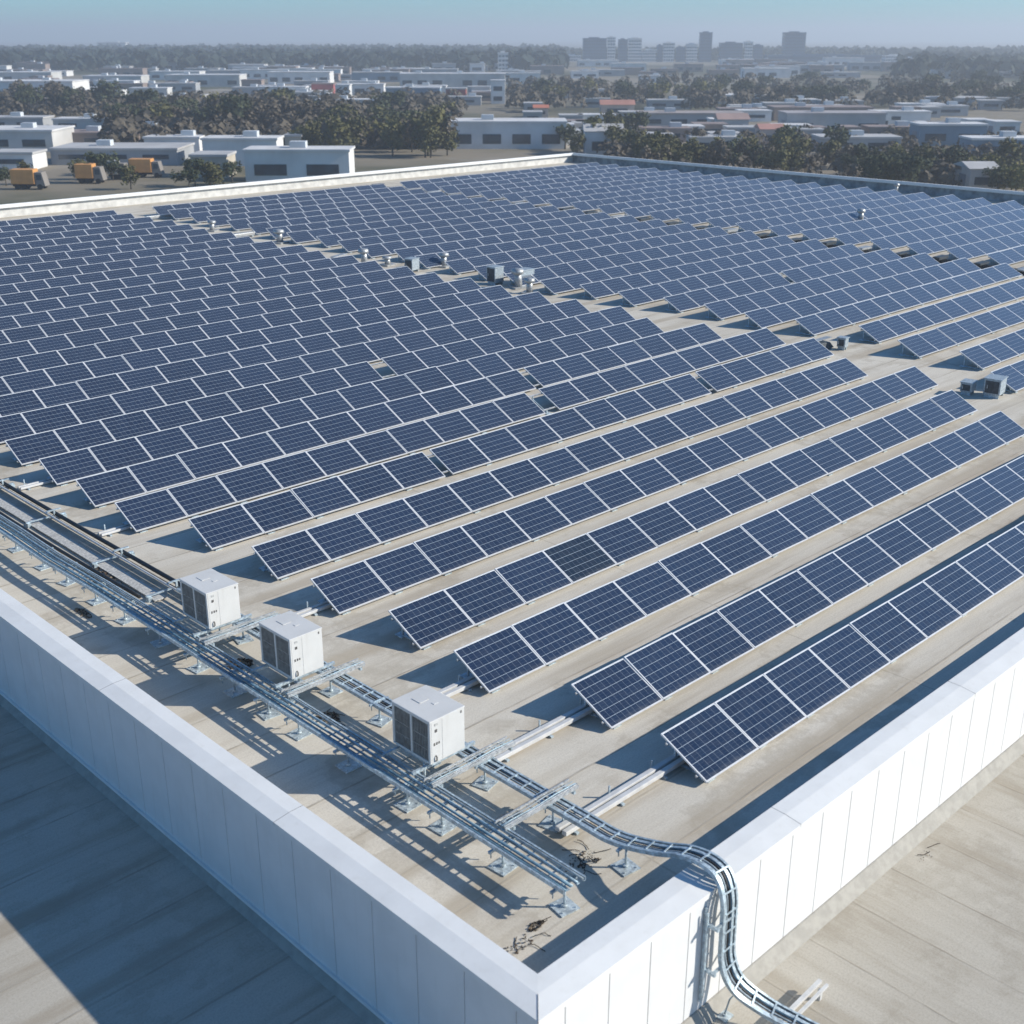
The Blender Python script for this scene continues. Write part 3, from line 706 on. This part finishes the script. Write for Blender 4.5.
def vent(x, y, h, r, label, tilt=0.0):
    h *= random.uniform(.62, .8); r *= random.uniform(.65, .85)
    t = thing('roof_vent', label, 'roof vent', (x, y, 0), random.uniform(0, 3), 'roof vents in the aisle')
    m = MB(); m.box(-r * 1.7, r * 1.7, -r * 1.7, r * 1.7, 0, 0.10); m.build('base', M['foil'], t)
    m = MB(); m.tube([(0, 0, 0.10), (0.0, 0, h * .45), (0.04, 0.02, h * .75)], [r * .9, r * .8, r * .8], 12); m.build('pipe', M['foil'], t)
    m = MB(); m.tube([(0.04, 0.02, h * .70), (0.04, 0.02, h * .76), (0.04, 0.02, h * .94), (0.04, 0.02, h)], [r * 1.0, r * 1.45, r * 1.3, r * .3], 12); m.build('cowl', M['foil'], t)
vent(48.3, 72.4, 1.3, 0.34, 'silver cowled roof vent deepest in the aisle near the rear parapet')
vent(47.1, 61.4, 1.35, 0.33, 'white cowled roof vent in the aisle left of two grey boxes')
vent(48.0, 60.2, 0.8, 0.28, 'squat white roof vent close to the taller cowled one')
vent(50.2, 57.4, 1.2, 0.30, 'silver roof vent at the edge of the middle block rows')
vent(48.7, 49.3, 1.5, 0.32, 'tall white roof vent between the grey aisle cabinets')
vent(48.0, 47.7, 1.1, 0.30, 'short white roof vent at the front of the aisle cluster')
vent(47.9, 80.5, 1.1, 0.30, 'small pale roof vent at the rear end of the aisle')
vent(86.0, 49.6, 1.35, 0.34, 'dark roof vent poking up among the far block rows')
vent(104.5, 57.0, 1.5, 0.25, 'slim roof vent by the shaded rear right parapet')
for i, (x, y, L, lab) in enumerate(((47.2, 88.8, 3.2, 'pale flat duct lying on the roof beside the rear parapet'), (46.6, 76.0, 2.2, 'pale flat duct lying in the aisle behind the silver vent'), (72.6, 52.5, 1.8, 'pale flat duct between the middle and far blocks'), (72.4, 44.8, 1.6, 'short grey duct in the gap between middle and far blocks'), (46.4, 63.5, 1.6, 'short pale duct beside the white cowled vent'))):
    t = thing('roof_duct', lab, 'roof duct', (x, y, 0), 0.1 * i)
    m = MB(); m.box(0, L, 0, 0.35, 0.10, 0.32); m.build('duct', M['foil'], t, bevel=0.02)
    for xx in (0.2, L - 0.3):
        m = MB(); m.box(xx, xx + 0.1, -0.05, 0.40, 0, 0.099); m.build('bracket', M['galv'], t)

# ------------------------------------------------------------------ litter
def litter(name, label, cat, x, y, z, rx, ry, n, mats, twigs=6, size=0.05, hmax=0.08):
    t = thing(name, label, cat, (x, y, z))
    m = MB()
    for i in range(n):
        a = random.uniform(0, 2 * pi); r = sqrt(random.random()); c = Vector((rx * r * cos(a), ry * r * sin(a), random.uniform(0.008, hmax * (1 - r * .7))))
        e1 = Vector((random.gauss(0, 1), random.gauss(0, 1), random.gauss(0, .5))).normalized() * size * random.uniform(.5, 1.3)
        e2 = e1.cross(Vector((random.gauss(0, .4), random.gauss(0, .4), 1))).normalized() * size * random.uniform(.3, .8)
        q = [c - e1, c + e2, c + e1, c - e2]; q = [(p.x, p.y, max(p.z, 0.004)) for p in q]
        m.face(q, random.randrange(len(mats)))
    m.build('leaf_pile', [M[k] for k in mats], t)
    for i in range(twigs):
        p = Vector((random.uniform(-rx, rx), random.uniform(-ry, ry), 0.02)); a = random.uniform(0, 6.28); pts = []
        for j in range(7):
            pts.append(tuple(p)); a += random.gauss(0, .32); p = p + Vector((cos(a), sin(a), random.gauss(0, .12))) * 0.055; p.z = max(0.010, min(hmax, p.z))
        m = MB(); m.tube(pts, 0.007, 5); m.build('twig', M['twig'], t)
litter('leaf_litter', 'brown dry leaves and twigs in the front parapet corner', 'dry leaves', 11.35, 11.05, 0, 0.16, 0.09, 80, ['leaf_dry', 'twig', 'rubble'], 3, 0.03, 0.05)
litter('leaf_litter', 'dark dried vine lying in the corner shadow edge', 'dry vine', 10.85, 10.95, 0, 0.28, 0.16, 30, ['leaf_dry', 'twig'], 4, 0.03, 0.04)
litter('leaf_litter', 'tangled dark twigs under the end of the left cable tray', 'dry twigs', 13.15, 11.65, 0, 0.30, 0.22, 70, ['leaf_dry', 'twig'], 9, 0.03, 0.06)
litter('leaf_litter', 'dark leaf clump under the cable tray near the far air conditioner', 'dry leaves', 12.75, 21.9, 0, 0.30, 0.3, 160, ['leaf_dry', 'twig', 'rubble'], 8, 0.05, 0.1)
litter('leaf_litter', 'dark leaf clump under the cable tray near the middle air conditioner', 'dry leaves', 12.8, 18.6, 0, 0.22, 0.25, 110, ['leaf_dry', 'twig', 'rubble'], 6, 0.05, 0.1)
litter('leaf_litter', 'dark twigs under the left cable tray where it leaves the picture', 'dry twigs', 12.75, 28.6, 0, 0.3, 0.9, 160, ['leaf_dry', 'twig', 'rubble'], 10, 0.06, 0.12)
litter('leaf_litter', 'small brown leaf smear on the roof by the shaded parapet', 'dry leaves', 11.45, 26.9, 0, 0.10, 0.40, 80, ['leaf_dry', 'rubble'], 0, 0.05, 0.02)
litter('debris_pile', 'brown rubble heap with rusty scraps at the foot of the white wall', 'debris pile', 12.75, 8.75, LZ, 0.40, 0.22, 220, ['rubble', 'rust', 'leaf_dry'], 5, 0.06, 0.16)
litter('leaf_litter', 'thin dry vine at the foot of the sunlit white wall', 'dry vine', 20.1, 8.72, LZ, 0.30, 0.12, 16, ['leaf_dry', 'rubble'], 2, 0.02, 0.03)

# ------------------------------------------------------------------ the town beyond
def at(px, py, z=GZ):
    d = FWD + RIGHT * ((px - 512) / F_PX) + UPV * (-(py - 512) / F_PX)
    k = (z - CAM_Z) / d.z
    return Vector((d.x * k, d.y * k, z))
def depth_of(p): return (p - Vector((0, 0, CAM_Z))).dot(FWD)
CITYM = {}
def cm(c):
    if c not in CITYM: CITYM[c] = plain('render_' + '%02x%02x%02x' % tuple(int(x * 255) for x in c), c, 0.8, 0, 0.12, 0.15)
    return CITYM[c]
GLASS = plain('town_window_glass', (0.035, 0.055, 0.075), 0.15, 0, 0.3, 0.4)
def facade_mat(name, wall, glass, fl=3.2, bay=2.6):
    k = NB(name); tc = k.n("ShaderNodeTexCoord"); sp = k.n("ShaderNodeSeparateXYZ"); k.l(tc.outputs['Object'], sp.inputs[0])
    v = k.math('FRACT', k.math('DIVIDE', sp.outputs[2], fl)); h_ = k.math('FRACT', k.math('DIVIDE', k.math('ADD', sp.outputs[0], sp.outputs[1]), bay))
    mk = k.math('MULTIPLY', k.math('MULTIPLY', k.math('GREATER_THAN', v, 0.35), k.math('LESS_THAN', v, 0.85)), k.math('GREATER_THAN', h_, 0.22))
    k.col(k.mix(mk, wall, glass)); k.val(k.b.inputs['Roughness'], k.math('SUBTRACT', 0.8, k.math('MULTIPLY', mk, 0.6))); return k.m
FAC = {}
def town(name, label, px0, px1, ybase, ytop, c, depth=0.6, style='hall', roofc=(0.38, 0.37, 0.36), group=None, rz=None):
    a, b = at(px0, ybase), at(px1, ybase); L = (b - a).length
    dpt = depth_of((a + b) / 2); H = max(3.0, (ybase - ytop) / F_PX * dpt / cos(PITCH) * 1.0)
    # the seen height also covers some of the roof: keep it low
    D = max(8.0, L * depth)
    ang = atan2((b - a).y, (b - a).x)
    t = thing(name, label, 'building', a, ang, group)
    if style == 'tower':
        key = c
        if key not in FAC: FAC[key] = facade_mat('tower_facade_%d' % len(FAC), c, (0.05, 0.085, 0.12))
        m = MB(); m.box(0, L, 0, D, 0, H); m.build('wall', FAC[key], t)
        m = MB(); m.box(-0.3, L + 0.3, -0.3, D + 0.3, H + 0.01, H + 0.9); r_ = m.build('roof', cm(roofc), t)
        m = MB(); m.box(L * .25, L * .7, D * .3, D * .7, H + 0.92, H + 1.9); m.build('plant_room', cm(c), r_)
        return t
    m = MB(); m.box(0, L, 0, D, 0, H); m.build('wall', cm(c), t)
    m = MB()
    if style == 'gable':
        rh = min(D, L) * 0.18
        m.hexa([(-.4, -.4, H + .01), (L + .4, -.4, H + .01), (L + .4, D + .4, H + .01), (-.4, D + .4, H + .01),
                (-.4, D * .5 - .1, H + rh), (L + .4, D * .5 - .1, H + rh), (L + .4, D * .5 + .1, H + rh), (-.4, D * .5 + .1, H + rh)])
    else:
        m.box(-0.25, L + 0.25, -0.25, D + 0.25, H + 0.01, H + 0.45)
    r_ = m.build('roof', cm(roofc), t)
    if style == 'hall':
        for i in range(max(1, int(L // 22))):
            m = MB(); xx = 8 + i * 22
            if xx + 3 < L: m.box(xx, xx + 3, D * .4, D * .4 + 2.5, H + 0.46, H + 1.6); m.build('skylight', cm((0.55, 0.58, 0.60)), r_)
    n = max(1, min(9, int(L // 7))); rows = max(1, int(H // 4))
    for j in range(rows):
        for i in range(n):
            if random.random() < 0.12: continue
            x0 = L * (i + 0.18) / n; x1 = L * (i + 0.80) / n; z0 = 1.2 + j * (H - 1) / rows; z1 = min(H - 0.5, z0 + (H - 1) / rows * 0.45)
            m = MB(); m.box(x0, x1, -0.12, 0.05, z0, z1); m.build('window', GLASS, t)
    # loading door on the left end
    m = MB(); m.box(-0.1, 0.05, D * .25, D * .25 + min(4, D * .4), 0, min(4, H * .7)); m.build('door', cm((0.20, 0.22, 0.25)), t)
    return t
W, PALE, BEI, GRY, BRN, BLU, RED, DKB = (0.68, 0.67, 0.65), (0.52, 0.51, 0.49), (0.46, 0.41, 0.33), (0.34, 0.35, 0.36), (0.27, 0.21, 0.18), (0.16, 0.24, 0.31), (0.40, 0.10, 0.09), (0.055, 0.115, 0.19)
RF = (0.44, 0.43, 0.42); RW = (0.60, 0.59, 0.58); RB = (0.26, 0.20, 0.18)
T = town
T('warehouse', 'long white warehouse at the left picture edge below the far forest', -30, 74, 98, 84, W, .5, roofc=RW)
T('warehouse', 'pale warehouse behind the gap right of the long white one', 84, 142, 88, 78, PALE, .5, roofc=RW)
T('warehouse', 'small white hall in front of the pale warehouse on the left', 80, 122, 105, 93, W, .4, roofc=RW)
T('factory', 'pale factory row above the brown trees at left', 166, 240, 87, 77, PALE, .5, roofc=RW)
T('warehouse', 'white hall just above the brown trees left of the red one', 258, 306, 99, 89, W, .45, roofc=RW)
T('factory', 'dark red factory beside a white block above the trees', 312, 334, 98, 86, RED, .8, roofc=RB)
T('office_block', 'white upright block beside the dark red factory', 336, 350, 104, 88, W, .9, roofc=RW)
T('warehouse', 'pale low hall above the dark trees left of centre', 316, 386, 112, 102, PALE, .35, roofc=RW)
T('warehouse', 'blue grey hall right of the white upright block', 386, 440, 102, 90, BLU, .5, roofc=RW)
T('factory', 'red fronted hall above the trees near the centre', 446, 466, 104, 91, RED, .8, roofc=RF)
T('warehouse', 'long grey hall left of the skyline behind the red front', 400, 505, 88, 76, PALE, .35, roofc=RW)
T('office_block', 'slim white block right of the red fronted hall', 491, 505, 104, 84, W, .8, roofc=RW)
T('warehouse', 'wide pale roofed hall at the left below the brown trees', -20, 54, 152, 134, PALE, .9, roofc=RW)
T('warehouse', 'pale hall at the left edge in front of the wide one', -10, 34, 170, 156, W, .6, roofc=RF)
T('workshop', 'reddish brown workshop below the brown trees on the left', 50, 140, 147, 137, BRN, .5, roofc=RB)
T('workshop', 'grey roofed low workshop in front of the brown one', 52, 178, 165, 154, GRY, .55, roofc=RF)
T('workshop', 'pale roofed shed right of the brown workshop', 112, 186, 141, 133, PALE, .4, roofc=RW)
T('workshop', 'beige cube building beside the white hall behind the left parapet', 192, 228, 178, 159, BEI, .7, roofc=RF)
T('office_block', 'white building with dark glass upper floor behind the left parapet', 204, 278, 166, 143, W, .5, roofc=RW)
T('workshop', 'yellowish small building right of the white glass one', 286, 302, 158, 139, BEI, .9, roofc=RF)
T('warehouse', 'white and blue glazed hall just beyond the left parapet', 246, 350, 182, 155, W, .35, roofc=RW)
T('warehouse', 'long white low hall just left of the rear roof corner', 448, 566, 149, 126, W, .45, roofc=RW)
T('house', 'white house right of the rear roof corner', 585, 622, 156, 134, W, .8, 'gable', RF)
T('house', 'pink roofed house above the rear roof corner', 601, 634, 116, 106, (0.55, 0.42, 0.34), .7, 'gable', (0.42, 0.20, 0.15))
T('house', 'small orange roofed house left of the pink roofed one', 534, 548, 118, 109, (0.5, .4, .33), 1.0, 'gable', (0.50, 0.16, 0.09))
T('warehouse', 'long dim brown roofed hall right of the pink roofed house', 640, 744, 128, 116, GRY, .4, roofc=(0.34, 0.29, 0.27))
T('house', 'pale gabled house at the right end of the brown roofed hall', 718, 748, 134, 121, PALE, .7, 'gable', (0.36, .25, .22))
T('warehouse', 'grey two tier hall with a white end wall at right', 786, 884, 136, 117, GRY, .45, roofc=(0.36, 0.33, 0.33))
T('office_block', 'small bright white block at the end of the grey hall', 874, 890, 132, 115, W, .8, roofc=RW)
T('workshop', 'dark glazed workshop behind the grey two tier hall', 774, 872, 121, 110, BRN, .4, roofc=RB)
T('warehouse', 'blue glazed hall with pale roof at the right', 918, 985, 146, 128, BLU, .5, roofc=RW)
T('warehouse', 'pale roofed hall at the right picture edge', 970, 1040, 158, 142, BLU, .5, roofc=RW)
T('house', 'pale house peeking over the right rear parapet', 968, 996, 192, 171, (0.60, 0.52, 0.46), .8, 'gable', RF)
T('house', 'pinkish cottage among trees above the right rear parapet', 760, 784, 146, 131, (0.5, .40, .36), .8, 'gable', (0.42, 0.22, 0.18))
for px0, px1, yb, yt, c, rc, lab in ((-10, 52, 82, 74, PALE, RW, 'pale hall before the far forest at the upper left corner'), (150, 200, 80, 73, W, RW, 'white hall under the white far cluster'), (206, 262, 79, 72, GRY, RF, 'grey hall under the right end of the white far cluster'),
        (268, 330, 84, 74, W, RW, 'white hall above the dark red factory'), (352, 400, 82, 74, BLU, RF, 'blue grey hall behind the centre left trees'), (352, 384, 95, 86, W, RW, 'white hall directly right of the slim red and white pair'),
        (242, 262, 92, 82, BRN, RB, 'small brown block left of the white hall above the trees'), (404, 446, 98, 88, W, RW, 'white hall between the blue grey and the red fronted ones'), (468, 490, 100, 89, GRY, RF, 'grey block right of the red front'),
        (506, 540, 84, 75, W, RW, 'white hall at the left foot of the skyline'), (130, 168, 99, 90, PALE, RW, 'pale hall behind the left end of the brown trees'), (30, 82, 110, 101, BRN, RB, 'brown low hall between the long white warehouse and the trees'),
        (145, 200, 152, 143, W, RW, 'white low shed right of the reddish brown workshop'), (300, 332, 147, 137, BLU, RF, 'blue grey shed behind the white and blue glazed hall'), (-20, 44, 130, 120, GRY, RF, 'grey low hall behind the wide pale one at left'),
        (54, 112, 131, 123, PALE, RW, 'pale low hall just below the brown trees at left'), (640, 690, 142, 133, BRN, RB, 'brown roofed hall among the trees right of the white house'), (690, 740, 152, 143, PALE, RF, 'pale shed among trees beyond the right rear parapet'),
        (820, 900, 152, 144, GRY, RF, 'grey shed in front of the two tier hall'), (880, 930, 124, 114, W, RW, 'white hall right of the small bright block'), (690, 770, 104, 97, PALE, RW, 'pale low hall below the broad blue tower'), (930, 1010, 108, 100, GRY, RF, 'grey low hall below the right horizon'),
        (548, 604, 98, 91, PALE, RW, 'pale low hall below the leftmost towers'), (744, 790, 78, 70, W, RW, 'white hall at the foot of the highest tower'), (640, 676, 84, 77, W, RW, 'white hall below the white stepped block')):
    T('warehouse', lab, px0, px1, yb, yt, c, .5, roofc=rc)
# skyline
B0 = 62
for px0, px1, yt, c, lab in ((561, 581, 57, W, 'low white skyline block left of the grey towers'), (583, 606, 42, DKB, 'dark grey blue tower standing leftmost in the skyline'),
        (607, 615, 41, W, 'narrow white slab beside the leftmost dark tower'), (618, 627, 43, DKB, 'narrow dark slab between two white towers'), (628, 641, 42, W, 'white tower left of the white stepped block'),
        (642, 656, 52, W, 'white stepped block adjoining the white tower'), (657, 662, 48, DKB, 'narrow dark block right of the stepped block'), (663, 674, 46, W, 'white tower left of the slim blue one'),
        (676, 685, 50, DKB, 'squat dark block left of the slim blue tower'), (686, 697, 47, W, 'white block directly left of the slim blue tower'), (699, 711, 37, DKB, 'slim blue tower, second highest in the skyline'),
        (720, 742, 46, DKB, 'broad blue tower right of the slim one'), (744, 752, 45, W, 'narrow white slab right of the broad blue tower'), (753, 762, 48, DKB, 'dark slab between two narrow white ones'),
        (783, 804, 37, DKB, 'dark blue tower rising highest in the skyline'), (766, 880, 57, DKB, 'long dark blue slab block at the foot of the highest tower'), (885, 907, 57, W, 'white block at the right end of the long dark slab'),
        (916, 940, 58, W, 'pale skyline block right of the white end block'), (946, 972, 59, DKB, 'low blue skyline block toward the right edge'), (978, 996, 57, W, 'pale skyline block near the right edge'),
        (500, 532, 57, DKB, 'low dark block at the left end of the skyline')):
    T('tower_block', lab, px0, px1, B0 if (px1 - px0) < 60 else B0 + 1.5, yt, c, 0.6 if (px1 - px0) < 60 else .15, 'tower', c)
for px0, px1, yb, yt, lab in ((98, 126, 52, 44, 'white far block before the horizon at upper left'), (155, 167, 56, 48, 'small pale far block left of the white far cluster'), (185, 198, 61, 54, 'left white block of the far cluster above the forest'),
        (202, 222, 61, 51, 'middle white block of the far cluster above the forest'), (223, 234, 61, 54, 'right white block of the far cluster above the forest'), (434, 470, 64, 57, 'faint pale far block near the centre horizon'), (498, 508, 72, 56, 'slim pale far tower left of the skyline'),
        (1002, 1018, 68, 60, 'faint white far block near the right picture edge')):
    T('tower_block', lab, px0, px1, yb, yt, W, .5, 'tower', RW)
fill_lab = ['low pale hall in the hazy middle distance', 'low grey hall in the hazy middle distance', 'low brown roofed hall in the hazy middle distance']
rg = random.Random(5)
for i in range(175):
    px = rg.uniform(-20, 1040); y = rg.choice((rg.uniform(66, 80), rg.uniform(70, 108)))
    if px > 500: y = rg.choice((rg.uniform(65, 80), rg.uniform(104, 150)))
    j = rg.randrange(3); wpx = rg.uniform(14, 46)
    T('warehouse', fill_lab[j], px, px + wpx, y, y - rg.uniform(4, 8), (W, GRY, BRN)[j], rg.uniform(.3, .7), 'hall', (RW, RF, RB)[j], group='low halls scattered in the middle distance')
# orange lorries behind the left parapet
OR = plain('orange_tarpaulin', (0.60, 0.29, 0.09), 0.6, 0, 0.1, 0.8)
TYRE = plain('tyre_rubber', (0.02, 0.02, 0.02), 0.8)
def lorry(px0, px1, y, label, c=None, cabc=(0.22, 0.20, 0.18)):
    a, b = at(px0, y), at(px1, y); L = (b - a).length
    t = thing('lorry', label, 'lorry', a, atan2((b - a).y, (b - a).x), 'lorries parked behind the rear left parapet')
    m = MB(); m.box(0, L - 1.9, 0, 2.5, 1.0, 3.5); m.build('load_box', c or OR, t, bevel=0.06)
    m = MB(); m.hexa([(L - 1.8, 0.1, .6), (L, 0.1, .6), (L, 2.4, .6), (L - 1.8, 2.4, .6), (L - 1.8, 0.1, 3.0), (L - .5, 0.1, 3.0), (L - .5, 2.4, 3.0), (L - 1.8, 2.4, 3.0)]); cb = m.build('cab', cm(cabc), t, bevel=0.06)
    m = MB(); m.box(L - 1.5, L - .6, 0.05, 0.099, 1.7, 2.6); m.build('window', GLASS, cb)
    m = MB(); m.box(0.1, L - .3, 0.4, 2.1, .6, .98); m.build('chassis', TYRE, t)
    for xx in (1.0, 2.1, L - 1.0):
        for yy in (0.05, 2.2):
            m = MB(); m.tube([(xx, yy, .5), (xx, yy + .28, .5)], .5, 12); m.build('wheel', TYRE, t)
lorry(12, 46, 190, 'orange covered lorry at the far left behind the parapet')
lorry(76, 104, 184, 'orange covered lorry, the middle of the orange three')
lorry(130, 162, 178, 'orange covered lorry nearest the beige cube building')
lorry(108, 128, 180, 'white lorry between two orange ones', cm(W))

# ------------------------------------------------------------------ trees
def leaf_mat(name, a, b):
    k = NB(name); oi = k.n("ShaderNodeObjectInfo"); p = k.pos(); n = k.noise(p, 0.9, 3)
    c = k.mix(k.ss(n, 0.3, 0.7), a, b); c = k.mix(k.math('MULTIPLY', oi.outputs['Random'], 0.5), c, tuple(x * 0.55 for x in a))
    k.col(c); k.set(0.8, 0, 0.2); return k.m
LEAF = [leaf_mat('leaves_dark_green', (0.048, 0.062, 0.030), (0.085, 0.095, 0.048)), leaf_mat('leaves_brown', (0.100, 0.084, 0.062), (0.150, 0.126, 0.092)),
        leaf_mat('leaves_olive', (0.090, 0.090, 0.035), (0.140, 0.130, 0.050)), leaf_mat('leaves_yellow_green', (0.150, 0.140, 0.040), (0.190, 0.175, 0.060))]
BARK = plain('tree_bark', (0.085, 0.070, 0.055), 0.95, 0, 0.25, 2)
def crown_mesh(seed, mat, n=620, Rr=4.6, H=9.5):
    r = random.Random(seed); mb = MB()
    lobes = [(Vector((r.gauss(0, Rr * .42), r.gauss(0, Rr * .42), H * r.uniform(.38, .86))), r.uniform(.30, .52) * Rr) for _ in range(11)]
    lobes.append((Vector((0, 0, H * .62)), Rr * .6))
    for i in range(n):
        c, rad = r.choice(lobes); d = Vector((r.gauss(0, 1), r.gauss(0, 1), r.gauss(0, 1))).normalized()
        p = c + d * rad * r.uniform(.55, 1.08); s = r.uniform(.32, .75)
        nrm = (d + Vector((r.gauss(0, .6), r.gauss(0, .6), r.gauss(0, .6)))).normalized()
        a = nrm.cross(Vector((0.3, 0.2, 1))).normalized() * s; b = nrm.cross(a).normalized() * s * r.uniform(.5, 1)
        mb.face([p - a, p - b * .8, p + a, p + b])
    return mb.mesh('crown', [mat])
def trunk_mesh(seed, H=9.5):
    r = random.Random(seed); mb = MB()
    mb.tube([(0, 0, 0), (0.05, 0, H * .25), (-.05, .08, H * .5), (0, 0, H * .78)], [.30, .22, .15, .05], 7)
    for _ in range(5):
        a = r.uniform(0, 6.28); z = H * r.uniform(.25, .5); mb.tube([(0, 0, z), (cos(a) * 1.1, sin(a) * 1.1, z + 1.2), (cos(a) * 2.2, sin(a) * 2.2, z + 2.8)], [.12, .08, .03], 5)
    return mb.mesh('trunk', [BARK])
CR = [[crown_mesh(10 * i + j, LEAF[i]) for j in range(2)] for i in range(4)]
TR = [trunk_mesh(3), trunk_mesh(8)]
rg = random.Random(21)
KN = ['dark green tree', 'brown autumn tree', 'olive green tree', 'yellow green tree']
def tree(px, y, kind, where, sc):
    p = at(px, y); t = thing('tree', '%s standing %s' % (KN[kind], where), 'tree', p, rg.uniform(0, 6.28), 'trees ' + where)
    t.scale = (sc, sc, sc * rg.uniform(.85, 1.15))
    link('crown', CR[kind][rg.randrange(2)], t); link('trunk', TR[rg.randrange(2)], t)
def belt(n, x0, x1, y0, y1, kinds, where, s0=.8, s1=1.25):
    for i in range(n):
        tree(rg.uniform(x0, x1), y0 + (y1 - y0) * sqrt(rg.random()), rg.choice(kinds), where, rg.uniform(s0, s1))
belt(58, 112, 330, 116, 138, (1, 1, 1, 0, 2), 'in the brown belt behind the left halls', .7, 1.05)
belt(42, 300, 450, 118, 158, (0, 1, 2, 2, 3), 'in the mixed clump left of the rear roof corner', .6, .95)
belt(14, -10, 110, 104, 116, (1, 0), 'in front of the long white warehouse', .8, 1.1)
belt(12, 0, 240, 170, 190, (2, 0), 'among the orange lorries', .35, .55)
belt(40, 505, 780, 84, 104, (0, 0, 1, 3), 'below the skyline towers', .6, .95)
belt(38, 780, 1030, 82, 108, (0, 0, 1, 2), 'below the right end of the skyline', .65, 1.0)
belt(46, 625, 860, 146, 180, (2, 2, 3, 1, 0), 'just beyond the right rear parapet', .4, .72)
belt(26, 860, 1030, 158, 196, (2, 3, 0, 0), 'beyond the parapet at the right edge', .4, .7)
belt(10, 560, 640, 140, 158, (2, 0), 'around the white house', .5, .8)
# far woods: one mass
def woods(name, bands, mat, seed, nq=16, fs=1.0):
    r = random.Random(seed); mb = MB()
    for (n, x0, x1, y0, y1, s0, s1) in bands:
        for i in range(n):
            p = at(r.uniform(x0, x1), r.uniform(y0, y1)); R_ = r.uniform(s0, s1); H = R_ * 1.5
            for q in range(nq):
                d = Vector((r.gauss(0, 1), r.gauss(0, 1), abs(r.gauss(0, 1)))).normalized(); c = p + Vector((0, 0, H * .25)) + Vector((d.x * R_, d.y * R_, d.z * H * .8)); s = R_ * r.uniform(.35, .6) * fs
                nr = (d + Vector((r.gauss(0, .4), r.gauss(0, .4), r.gauss(0, .4)))).normalized(); a = nr.cross(Vector((.2, .3, 1))).normalized() * s; b = nr.cross(a).normalized() * s
                mb.face([c - a, c - b, c + a, c + b])
    o = mb.build(name, mat); o['kind'] = 'stuff'; return o
woods('far_woods', [(1300, -60, 560, 53, 65, 6, 9), (500, -60, 560, 64, 72, 6, 9), (700, 540, 1090, 55, 61, 5, 8), (200, 900, 1090, 60, 80, 5, 8)], leaf_mat('far_wood_leaves', (0.028, 0.042, 0.036), (0.045, 0.060, 0.050)), 4)
woods('far_undergrowth', [(500, 110, 460, 104, 150, 2.2, 4.2), (260, 500, 1060, 84, 112, 2.2, 4), (300, 580, 1060, 140, 190, 1.4, 2.6), (120, -30, 110, 104, 120, 2, 3.5)], LEAF[1], 6, 46, 0.5)
